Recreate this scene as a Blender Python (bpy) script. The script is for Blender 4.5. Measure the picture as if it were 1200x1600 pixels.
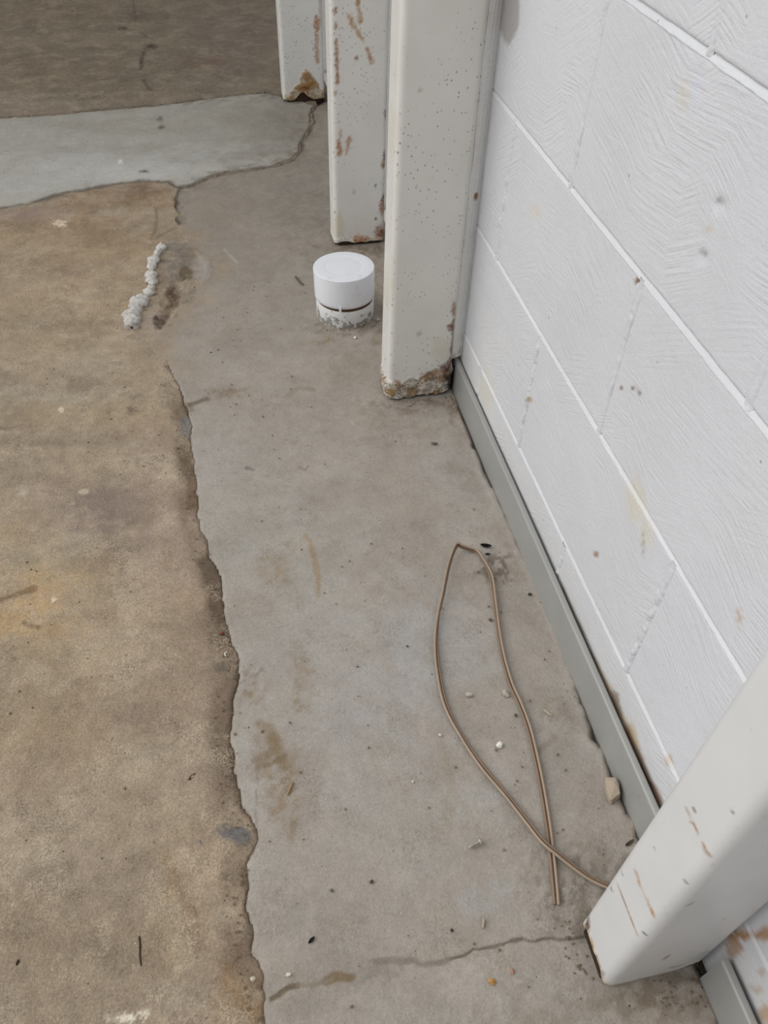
import bpy, bmesh, math, random
import numpy as np
from mathutils import Vector, Matrix

for o in list(bpy.data.objects):
    bpy.data.objects.remove(o)
scene = bpy.context.scene
COL = scene.collection

# ------------------------------------------------------------------ camera
cd = bpy.data.cameras.new('camera')
cam = bpy.data.objects.new('camera', cd)
COL.objects.link(cam)
cd.sensor_fit = 'VERTICAL'
cd.sensor_height = 36.0
cd.lens = 1248.65 * 36.0 / 1600.0
cd.clip_start = 0.01
cR = Vector((0.97846896, -0.20484815, 0.02521351))
cU = Vector((0.13248988, 0.71707089, 0.68429217))
cF = Vector((0.15825586, 0.66621811, -0.72877192))
M = Matrix.Identity(4)
for i in range(3):
    M[i][0] = cR[i]; M[i][1] = cU[i]; M[i][2] = -cF[i]
M[0][3], M[1][3], M[2][3] = -0.4036, 0.0, 0.9295
cam.matrix_world = M
scene.camera = cam

# ------------------------------------------------------------------ light
wd = bpy.data.worlds.new('overcast_sky')
scene.world = wd
wd.use_nodes = True
bg = wd.node_tree.nodes['Background']
bg.inputs['Color'].default_value = (0.93, 0.97, 1.0, 1)
bg.inputs['Strength'].default_value = 1.0
sd = bpy.data.lights.new('hazy_sun', 'SUN')
sd.energy = 1.5
sd.angle = math.radians(50)
sd.color = (1.0, 0.985, 0.965)
sun = bpy.data.objects.new('hazy_sun', sd)
COL.objects.link(sun)
sun.rotation_euler = Vector((0.78, -0.22, -0.72)).to_track_quat('-Z', 'Y').to_euler()
vs = scene.view_settings
vs.view_transform = 'Standard'
vs.look = 'None'
vs.gamma = 1.0
vs.use_curve_mapping = False
vs.exposure = 0.0
scene.cycles.max_bounces = 5
scene.cycles.diffuse_bounces = 3
scene.cycles.glossy_bounces = 2

# ------------------------------------------------------------------ helpers
RNG = np.random.RandomState(7)
TAB = RNG.rand(8, 256, 256).astype(np.float32)


def vn(x, y, s=1.0, k=0):
    x = x * s + 37.3 * k; y = y * s + 11.9 * k
    ix = np.floor(x).astype(np.int64); iy = np.floor(y).astype(np.int64)
    fx = x - ix; fy = y - iy
    fx = fx * fx * (3 - 2 * fx); fy = fy * fy * (3 - 2 * fy)
    T = TAB[k % 8]
    a = T[iy & 255, ix & 255]; b = T[iy & 255, (ix + 1) & 255]
    c = T[(iy + 1) & 255, ix & 255]; d = T[(iy + 1) & 255, (ix + 1) & 255]
    return (a * (1 - fx) + b * fx) * (1 - fy) + (c * (1 - fx) + d * fx) * fy


def fbm(x, y, s=1.0, k=0, o=4):
    r = 0; a = 0.5; t = 0
    for i in range(o):
        r = r + a * vn(x, y, s * 2.03 ** i, k + i); t += a; a *= 0.55
    return r / t


def sstep(a, b, x):
    t = np.clip((x - a) / (b - a), 0, 1)
    return t * t * (3 - 2 * t)


def lin(c):
    c = np.array(c, dtype=np.float64) / 255.0
    return np.where(c <= 0.04045, c / 12.92, ((c + 0.055) / 1.055) ** 2.4)


def lin4(c):
    l = lin(c)
    return (float(l[0]), float(l[1]), float(l[2]), 1.0)


def mixc(col, m, rgb):
    m = np.clip(m, 0, 1)[:, None]
    col[:] = col * (1 - m) + lin(rgb)[None, :] * m


def emask(U, V, e, edge=0.5, nz=0.35, ns=1.0, k=0, oc=4):
    """soft noisy ellipse: e = centre, axis a, axis b"""
    cx, cy, ax, ay, bx, by = e
    det = ax * by - ay * bx
    du = U - cx; dv = V - cy
    p = (du * by - dv * bx) / det
    q = (dv * ax - du * ay) / det
    size = math.sqrt(abs(det))
    r = np.sqrt(p * p + q * q)
    near = r < 2.5
    out = np.zeros_like(r)
    if near.any():
        n = fbm(U[near], V[near], 1.6 * ns / max(size, 1e-4), k, oc) - 0.5
        out[near] = 1 - sstep(1 - edge, 1 + edge, r[near] + nz * 2 * n)
    return out


def pdist(U, V, pts, closed=False):
    d = np.full(U.shape, 1e9)
    n = len(pts)
    for i in range(n if closed else n - 1):
        x0, y0 = pts[i]; x1, y1 = pts[(i + 1) % n]
        dx, dy = x1 - x0, y1 - y0
        L = dx * dx + dy * dy + 1e-12
        t = np.clip(((U - x0) * dx + (V - y0) * dy) / L, 0, 1)
        d = np.minimum(d, np.hypot(U - x0 - t * dx, V - y0 - t * dy))
    return d


def sdist(U, V, pts):
    """signed distance, positive inside"""
    d = pdist(U, V, pts, True)
    ins = np.zeros(U.shape, bool)
    n = len(pts)
    for i in range(n):
        x0, y0 = pts[i]; x1, y1 = pts[(i + 1) % n]
        if y0 == y1:
            continue
        c = ((y0 > V) != (y1 > V)) & (U < (x1 - x0) * (V - y0) / (y1 - y0) + x0)
        ins ^= c
    return np.where(ins, d, -d)


def smask(U, V, pts, w, nz=0.5, ns=1.0, k=0, soft=0.5):
    d = pdist(U, V, pts)
    near = d < w * 4
    out = np.zeros_like(d)
    if near.any():
        n = fbm(U[near], V[near], ns / max(w, 1e-4) * 0.35, k, 4) - 0.5
        out[near] = 1 - sstep(1 - soft, 1 + soft, d[near] / w + nz * 3 * n)
    return out


def axis(*segs):
    v = []
    for a, b, s in segs:
        n = max(1, int(round((b - a) / s)))
        v += list(np.linspace(a, b, n, endpoint=False))
    v.append(segs[-1][1])
    return np.array(v)


def gridfaces(ny, nx, wrap=False):
    i = np.arange(ny - 1)[:, None]; 
    if wrap:
        j = np.arange(nx)[None, :]; j2 = (j + 1) % nx
    else:
        j = np.arange(nx - 1)[None, :]; j2 = j + 1
    f = np.stack([i * nx + j, i * nx + j2, (i + 1) * nx + j2, (i + 1) * nx + j], -1)
    return f.reshape(-1, 4)


def mesh_np(name, V, Fq, col=None, rough=None, smooth=True):
    me = bpy.data.meshes.new(name)
    V = np.asarray(V, np.float32); Fq = np.asarray(Fq, np.int32)
    k = Fq.shape[1]
    me.vertices.add(len(V)); me.vertices.foreach_set('co', V.ravel())
    me.loops.add(Fq.size); me.loops.foreach_set('vertex_index', Fq.ravel())
    me.polygons.add(len(Fq))
    me.polygons.foreach_set('loop_start', np.arange(0, Fq.size, k, dtype=np.int32))
    me.update(calc_edges=True)
    me.polygons.foreach_set('use_smooth', np.full(len(Fq), smooth))
    if col is not None:
        a = me.attributes.new('tint', 'FLOAT_COLOR', 'POINT')
        c4 = np.ones((len(V), 4), np.float32); c4[:, :3] = col
        if rough is not None:
            c4[:, 3] = rough
        a.data.foreach_set('color', c4.ravel())
    me.validate()
    return me


def link(name, me, mat=None, parent=None, loc=None):
    o = bpy.data.objects.new(name, me)
    COL.objects.link(o)
    if mat and me is not None:
        if not me.materials:
            me.materials.append(mat)
    if parent:
        o.parent = parent
    if loc is not None:
        o.location = loc
    return o


def tag(o, label=None, cat=None, group=None, kind=None):
    if label: o['label'] = label
    if cat: o['category'] = cat
    if group: o['group'] = group
    if kind: o['kind'] = kind
    return o


# ------------------------------------------------------------------ materials
class NT:
    def __init__(s, name):
        s.m = bpy.data.materials.new(name); s.m.use_nodes = True
        s.t = s.m.node_tree; s.b = s.t.nodes['Principled BSDF']
        s.pos = s.n('ShaderNodeNewGeometry').outputs['Position']

    def n(s, ty, **kw):
        nd = s.t.nodes.new(ty)
        for k, v in kw.items():
            setattr(nd, k, v)
        return nd

    def l(s, a, b):
        s.t.links.new(a, b)

    def val(s, sock, v):
        if hasattr(v, 'is_linked') or isinstance(v, bpy.types.NodeSocket):
            s.l(v, sock)
        else:
            sock.default_value = v

    def math(s, op, a, b=0.0, clamp=False):
        nd = s.n('ShaderNodeMath', operation=op, use_clamp=clamp)
        s.val(nd.inputs[0], a); s.val(nd.inputs[1], b)
        return nd.outputs[0]

    def scale(s, vec, sc, loc=(0, 0, 0)):
        nd = s.n('ShaderNodeMapping')
        s.l(vec, nd.inputs['Vector'])
        nd.inputs['Scale'].default_value = sc; nd.inputs['Location'].default_value = loc
        return nd.outputs['Vector']

    def noise(s, sc, det=4, rough=0.55, vec=None, dist=0.0):
        nd = s.n('ShaderNodeTexNoise')
        s.l(vec if vec is not None else s.pos, nd.inputs['Vector'])
        nd.inputs['Scale'].default_value = sc; nd.inputs['Detail'].default_value = det
        nd.inputs['Roughness'].default_value = rough; nd.inputs['Distortion'].default_value = dist
        return nd.outputs['Fac']

    def vor(s, sc, vec=None):
        nd = s.n('ShaderNodeTexVoronoi')
        s.l(vec if vec is not None else s.pos, nd.inputs['Vector'])
        nd.inputs['Scale'].default_value = sc
        return nd.outputs['Distance'], nd.outputs['Color']

    def rmp(s, x, a, b, c=0.0, d=1.0):
        nd = s.n('ShaderNodeMapRange'); nd.clamp = True
        s.val(nd.inputs['Value'], x)
        nd.inputs['From Min'].default_value = a; nd.inputs['From Max'].default_value = b
        nd.inputs['To Min'].default_value = c; nd.inputs['To Max'].default_value = d
        return nd.outputs['Result']

    def mix(s, f, a, b, mode='MIX'):
        nd = s.n('ShaderNodeMix', data_type='RGBA', blend_type=mode)
        s.val(nd.inputs[0], f)
        s.val(nd.inputs[6], a); s.val(nd.inputs[7], b)
        return nd.outputs[2]

    def attr(s, nm):
        return s.n('ShaderNodeAttribute', attribute_name=nm)

    def mul(s, c, f):
        nd = s.n('ShaderNodeVectorMath', operation='SCALE')
        s.val(nd.inputs[0], c); s.val(nd.inputs['Scale'], f)
        return nd.outputs[0]

    def bump(s, h, dist, strength=1.0, nrm=None):
        nd = s.n('ShaderNodeBump')
        nd.inputs['Strength'].default_value = strength; nd.inputs['Distance'].default_value = dist
        s.l(h, nd.inputs['Height'])
        if nrm is not None:
            s.l(nrm, nd.inputs['Normal'])
        return nd.outputs['Normal']

    def out(s, col, rough=0.8, nrm=None, spec=0.3, metal=0.0):
        s.val(s.b.inputs['Base Color'], col)
        s.val(s.b.inputs['Roughness'], rough)
        s.b.inputs['Specular IOR Level'].default_value = spec
        s.b.inputs['Metallic'].default_value = metal
        if nrm is not None:
            s.l(nrm, s.b.inputs['Normal'])
        return s.m


def dots(t, sc, rmin, rmax, prob, vec=None):
    """sparse random dots: mask 0..1"""
    d, c = t.vor(sc, vec)
    sp = t.n('ShaderNodeSeparateColor'); t.l(c, sp.inputs[0])
    on = t.math('LESS_THAN', sp.outputs[0], prob)
    rad = t.rmp(sp.outputs[1], 0, 1, rmin, rmax)
    q = t.math('LESS_THAN', d, rad)
    return t.math('MULTIPLY', on, q)


def mat_concrete(name, mott=0.16, grain=0.14, dark=(92, 80, 66), light=(205, 195, 178), sheen=0.62, pit=0.0012, worn_amt=0.42, worn_col=(196, 180, 156), grime_amt=0.42):
    t = NT(name)
    a = t.attr('tint').outputs['Color']
    f1 = t.rmp(t.noise(9, 3, 0.62), 0.34, 0.66, 1 - mott, 1 + mott)
    f2 = t.rmp(t.noise(45, 4, 0.72), 0.34, 0.66, 1 - mott * 0.8, 1 + mott * 0.8)
    f3 = t.rmp(t.noise(330, 2, 0.75), 0.36, 0.64, 1 - grain, 1 + grain)
    f4 = t.rmp(t.noise(900, 1, 0.7), 0.34, 0.66, 1 - grain * 0.9, 1 + grain * 0.9)
    f = t.math('MULTIPLY', t.math('MULTIPLY', f1, f2), t.math('MULTIPLY', f3, f4))
    c = t.mul(a, f)
    shift = t.scale(t.pos, (1, 1, 1), (3.1, 1.7, 0))
    worn = t.math('MULTIPLY', t.rmp(t.noise(13, 4, 0.75, shift), 0.50, 0.60), t.rmp(t.noise(480, 1, 0.7, shift), 0.46, 0.58))
    c = t.mix(t.math('MULTIPLY', worn, worn_amt), c, lin4(worn_col))
    shift2 = t.scale(t.pos, (1, 1, 1), (-2.3, 5.7, 0))
    grime = t.math('MULTIPLY', t.rmp(t.noise(17, 4, 0.75, shift2), 0.52, 0.62), t.rmp(t.noise(420, 1, 0.7, shift2), 0.46, 0.58))
    c = t.mix(t.math('MULTIPLY', grime, grime_amt), c, lin4(dark))
    clus = t.rmp(t.noise(14, 3, 0.6), 0.46, 0.64)
    d1 = t.math('MULTIPLY', dots(t, 170, 0.12, 0.32, 0.16), clus)
    c = t.mix(t.math('MULTIPLY', d1, 0.6), c, lin4(dark))
    d2 = dots(t, 60, 0.03, 0.085, 0.2)
    c = t.mix(t.math('MULTIPLY', d2, 0.8), c, lin4((70, 60, 50)))
    d3 = dots(t, 75, 0.03, 0.07, 0.06)
    c = t.mix(t.math('MULTIPLY', d3, 0.75), c, lin4(light))
    h = t.noise(70, 5, 0.85)
    n = t.bump(h, pit * 3, 0.8)
    r = sheen + 0.04
    return t.out(c, r, n, 0.3)


def mat_wallpaint():
    t = NT('painted_block')
    at = t.attr('tint')
    a = at.outputs['Color']
    sp = t.n('ShaderNodeSeparateXYZ'); t.l(t.pos, sp.inputs[0])
    Y, Z = sp.outputs['Y'], sp.outputs['Z']
    wav = t.math('MULTIPLY', t.noise(10, 1, 0.5), 0.012)

    def brush(ang, off):
        ca, sa = math.cos(math.radians(ang)), math.sin(math.radians(ang))
        u = t.math('ADD', t.math('MULTIPLY', Y, ca), t.math('MULTIPLY', Z, sa))
        v = t.math('ADD', t.math('ADD', t.math('MULTIPLY', Z, ca), t.math('MULTIPLY', Y, -sa)), wav)
        cmb = t.n('ShaderNodeCombineXYZ')
        t.l(t.math('MULTIPLY', u, 15.0), cmb.inputs[0])
        t.l(t.math('MULTIPLY', v, 270.0), cmb.inputs[1])
        cmb.inputs[2].default_value = off
        return t.noise(1.0, 1, 0.6, cmb.outputs[0])

    b1 = brush(-6, 0.0); b2 = brush(16, 4.0); b3 = brush(-34, 9.0)
    s1 = t.rmp(t.noise(6, 2, 0.6), 0.47, 0.53)
    s2 = t.rmp(t.noise(8, 1, 0.5, t.scale(t.pos, (1, 1, 1), (5, 3, 1))), 0.54, 0.60)
    mx = t.math('ADD', t.math('MULTIPLY', b1, t.math('SUBTRACT', 1.0, s1)), t.math('MULTIPLY', b2, s1))
    mx = t.math('ADD', t.math('MULTIPLY', mx, t.math('SUBTRACT', 1.0, s2)), t.math('MULTIPLY', b3, s2))
    amp = t.rmp(t.noise(7, 1, 0.5, t.scale(t.pos, (1, 1, 1), (2, 8, 4))), 0.40, 0.60, 0.32, 1.0)
    st = t.math('MULTIPLY', t.math('SUBTRACT', mx, 0.5), amp)
    rough = t.noise(110, 4, 0.8)
    h = t.math('ADD', t.math('MULTIPLY', st, 0.85), t.math('MULTIPLY', rough, 0.75))
    n = t.bump(h, 0.0012, 1.0)
    f = t.rmp(t.noise(5, 3, 0.6), 0.3, 0.7, 0.965, 1.025)
    c = t.mul(a, f)
    d = dots(t, 45, 0.02, 0.07, 0.10)
    c = t.mix(t.math('MULTIPLY', d, 0.55), c, lin4((120, 108, 95)))
    return t.out(c, 0.5, n, 0.35)


def mat_post():
    t = NT('painted_steel')
    at = t.attr('tint')
    a = at.outputs['Color']; rg = at.outputs['Alpha']
    f = t.rmp(t.noise(14, 4, 0.6), 0.3, 0.7, 0.965, 1.03)
    c = t.mul(a, f)
    clus = t.rmp(t.noise(11, 3, 0.6), 0.40, 0.60)
    st = t.scale(t.pos, (1, 1, 0.75))
    sw = t.attr('spot').outputs['Fac']
    d = t.math('MULTIPLY', dots(t, 170, 0.14, 0.32, 0.55, st), t.math('MULTIPLY', clus, sw))
    c = t.mix(t.math('MULTIPLY', d, 0.75), c, lin4((122, 106, 88)))
    d2 = t.math('MULTIPLY', dots(t, 60, 0.05, 0.10, 0.10, st), sw)
    c = t.mix(t.math('MULTIPLY', d2, 0.6), c, lin4((110, 98, 84)))
    # flaking zone: pitted brown specks
    pn = t.rmp(t.noise(260, 4, 0.7), 0.53, 0.60)
    c = t.mix(t.math('MULTIPLY', t.math('MULTIPLY', pn, rg), 0.85), c, lin4((112, 84, 52)))
    h = t.math('ADD', t.math('MULTIPLY', t.noise(240, 5, 0.75), rg), t.math('MULTIPLY', t.noise(60, 3, 0.5), 0.06))
    n = t.bump(h, 0.004, 0.8)
    r = t.rmp(rg, 0, 1, 0.34, 0.85)
    return t.out(c, r, n, 0.4)


def mat_plain(name, rgb, rough=0.6, mott=0.12, sc=60, bump=0.0, spec=0.35, metal=0.0, fine=0.0):
    t = NT(name)
    f = t.rmp(t.noise(sc, 5, 0.65), 0.25, 0.75, 1 - mott, 1 + mott)
    if fine:
        f = t.math('MULTIPLY', f, t.rmp(t.noise(sc * 9, 3, 0.7), 0.25, 0.75, 1 - fine, 1 + fine))
    base = t.n('ShaderNodeRGB'); base.outputs[0].default_value = lin4(rgb)
    c = t.mul(base.outputs[0], f)
    n = t.bump(t.noise(sc * 4, 5, 0.7), bump, 0.8) if bump else None
    return t.out(c, rough, n, spec, metal)


M_OLD = mat_concrete('old_slab_concrete', 0.12, 0.15, dark=(106, 92, 76), worn_amt=0.55, grime_amt=0.55)
M_GREY = mat_concrete('grey_patch_concrete', 0.06, 0.075, dark=(116, 106, 92), sheen=0.55, pit=0.0007, worn_amt=0.22, worn_col=(184, 180, 172), grime_amt=0.34)
M_WALL = mat_wallpaint()
M_POST = mat_post()
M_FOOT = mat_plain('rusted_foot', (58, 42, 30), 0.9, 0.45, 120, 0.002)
M_GAP_SHADE = mat_plain('gap_shade_block', (44, 33, 25), 0.95, 0.5, 150, 0.004)  # near-black brown that stands in for shade in the post gaps
M_SHADE_BOX = mat_plain('added_shade_board', (150, 146, 140), 0.9)  # for the unseen roof and walls added to block light

# ------------------------------------------------------------------ floor
A_LEFT = [(-0.4608, 0.1559), (-0.461, 0.1884), (-0.4631, 0.2057), (-0.4588, 0.2281), (-0.4618, 0.2438), (-0.4713, 0.2561), (-0.4671, 0.2728), (-0.4741, 0.3015), (-0.4667, 0.3223), (-0.4628, 0.3496), (-0.452, 0.3715), (-0.4549, 0.3871), (-0.4635, 0.4072), (-0.4673, 0.4333), (-0.4729, 0.4598), (-0.4697, 0.4804), (-0.4724, 0.5071), (-0.4656, 0.5536), (-0.4529, 0.6081), (-0.4502, 0.6199), (-0.4633, 0.6519), (-0.4638, 0.6937), (-0.468, 0.7372), (-0.4673, 0.7611), (-0.4803, 0.8097), (-0.4789, 0.8328), (-0.4904, 0.8725), (-0.4948, 0.9039), (-0.4938, 0.9471), (-0.4941, 1.0081), (-0.4977, 1.0737), (-0.4933, 1.1245), (-0.5025, 1.1765), (-0.5118, 1.2389), (-0.5294, 1.2816), (-0.5453, 1.3213), (-0.5591, 1.3792), (-0.5413, 1.4116), (-0.5175, 1.4581), (-0.4973, 1.5224), (-0.4758, 1.5955), (-0.4432, 1.644), (-0.4578, 1.717), (-0.4794, 1.7888), (-0.4972, 1.8762), (-0.4967, 1.9938), (-0.4789, 2.0555)]
AB = [(-0.4789, 2.0555), (-0.4498, 2.062), (-0.4194, 2.0872), (-0.3815, 2.1157), (-0.3307, 2.1274), (-0.2796, 2.1354), (-0.2273, 2.1474), (-0.1749, 2.1802), (-0.1512, 2.2267), (-0.1397, 2.2854), (-0.1077, 2.3572), (-0.0868, 2.4247), (-0.0808, 2.4922), (-0.0621, 2.5402)]
A_RIGHT = [(-0.0121, 1.1355), (-0.0163, 1.0755), (-0.018, 1.0183), (-0.019, 0.974), (-0.0148, 0.9649), (-0.0167, 0.9504), (-0.018, 0.8748), (-0.0146, 0.8681), (-0.0138, 0.815), (-0.012, 0.7809), (-0.0132, 0.7674), (-0.0117, 0.7563), (-0.0091, 0.6908), (-0.0058, 0.6655), (-0.0087, 0.5868), (-0.0087, 0.5412), (-0.0116, 0.5047), (-0.0095, 0.4982), (-0.0107, 0.4905), (-0.0171, 0.4858), (-0.0181, 0.4647), (-0.018, 0.4383), (-0.0203, 0.4151), (-0.018, 0.4039), (-0.0121, 0.3993), (-0.0167, 0.3862), (-0.0182, 0.3745), (-0.0163, 0.3474), (-0.0187, 0.3189), (-0.0107, 0.3111), (-0.0107, 0.3002), (-0.0187, 0.2896), (-0.0144, 0.2709)]
A_RIGHT = [(x + (.0035 if y > .5 else .0008), y) for x, y in A_RIGHT]
A_POLY = A_LEFT + AB[1:] + [(-0.02, 2.585), (-0.006, 2.585), (-0.006, 1.22)] + A_RIGHT + [(-0.012, 0.2), (-0.012, -0.6), (-0.55, -0.6)]
B_TOP = [(-1.2088, 2.5552), (-1.0742, 2.5638), (-0.9718, 2.5777), (-0.8664, 2.5821), (-0.7773, 2.5891), (-0.7052, 2.5987), (-0.6134, 2.606), (-0.5538, 2.6129), (-0.4725, 2.6273), (-0.366, 2.6493), (-0.267, 2.6679), (-0.1872, 2.6733), (-0.1517, 2.6362), (-0.0973, 2.5969), (-0.0606, 2.5502)]
B_BOT = [(-0.4789, 2.0555), (-0.4946, 2.0652), (-0.51, 2.0897), (-0.5372, 2.1013), (-0.5852, 2.1011), (-0.6409, 2.0985), (-0.6876, 2.0837), (-0.7492, 2.0716), (-0.7943, 2.0573), (-0.8298, 2.0281), (-0.8808, 2.0156), (-0.9094, 2.0066), (-0.9937, 1.9835), (-1.1038, 1.9625)]
B_POLY = B_TOP + AB[::-1][1:-1] + B_BOT


def zfl(U, V):
    return (fbm(U, V, 3, 2, 3) - 0.5) * 0.004 + (fbm(U, V, 22, 3, 4) - 0.5) * 0.0022 + (fbm(U, V, 110, 4, 2) - 0.5) * 0.0005


xs = axis((-3.0, -1.3, 0.1), (-1.3, -0.98, 0.02), (-0.98, 0.03, 0.0032))
ys = axis((-1.0, 0.04, 0.05), (0.04, 1.5, 0.0032), (1.5, 2.3, 0.005), (2.3, 3.9, 0.009), (3.9, 7.0, 0.15))
XX, YY = np.meshgrid(xs, ys)
U = XX.ravel(); V = YY.ravel()
wob = (fbm(U, V, 38, 1, 3) - 0.5)
sA = sdist(U, V, A_POLY) + wob * 0.012
sB = sdist(U, V, B_POLY) + wob * 0.012
z = zfl(U, V)
edge = sstep(-0.030, -0.002, sA) * (1 - sstep(1.16, 1.32, V))
z -= edge * (0.0022 + 0.0022 * fbm(U, V, 25, 5, 3))
z += sstep(-0.06, -0.03, sA) * (1 - sstep(-0.03, -0.012, sA)) * 0.0018 * (1 - sstep(1.16, 1.32, V))
FEA = sstep(1.24, 1.36, V) * (1 - sstep(1.88, 1.95, V)) * (U < -.25)
z = np.where(sA > 0.003 + 0.02 * FEA, np.minimum(z, -0.011), z)
z = np.where(sB > 0.003, np.minimum(z, -0.009), z)
z -= 0.002 * sstep(-0.012, 0, sB)
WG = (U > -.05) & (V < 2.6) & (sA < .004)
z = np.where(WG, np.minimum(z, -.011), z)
# eroded gouges beside the joint
GOUGE = [(-0.4899, 1.6191), (-0.5091, 1.5698), (-0.5188, 1.5063), (-0.538, 1.4569)]
z -= 0.006 * smask(U, V, GOUGE, 0.013, 0.8, 1.2, 4)
col = np.tile(lin((164, 147, 123)), (len(U), 1))
pn = fbm(U, V, 4.5, 1, 4)
mixc(col, sstep(0.48, 0.66, pn) * 0.55, (150, 131, 106))
pn = fbm(U + 3, V, 7, 2, 5)
mixc(col, sstep(0.5, 0.68, pn) * 0.55, (176, 161, 138))
pn = fbm(U + 9, V, 10, 6, 5)
mixc(col, sstep(0.52, 0.7, pn) * 0.45, (141, 124, 104))
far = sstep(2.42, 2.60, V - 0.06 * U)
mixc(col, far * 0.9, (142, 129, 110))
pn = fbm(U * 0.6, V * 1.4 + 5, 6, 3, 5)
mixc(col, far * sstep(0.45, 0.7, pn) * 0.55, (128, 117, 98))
brk = .5 + .6 * sstep(.38, .60, fbm(U, V, 70, 3, 4))
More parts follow.
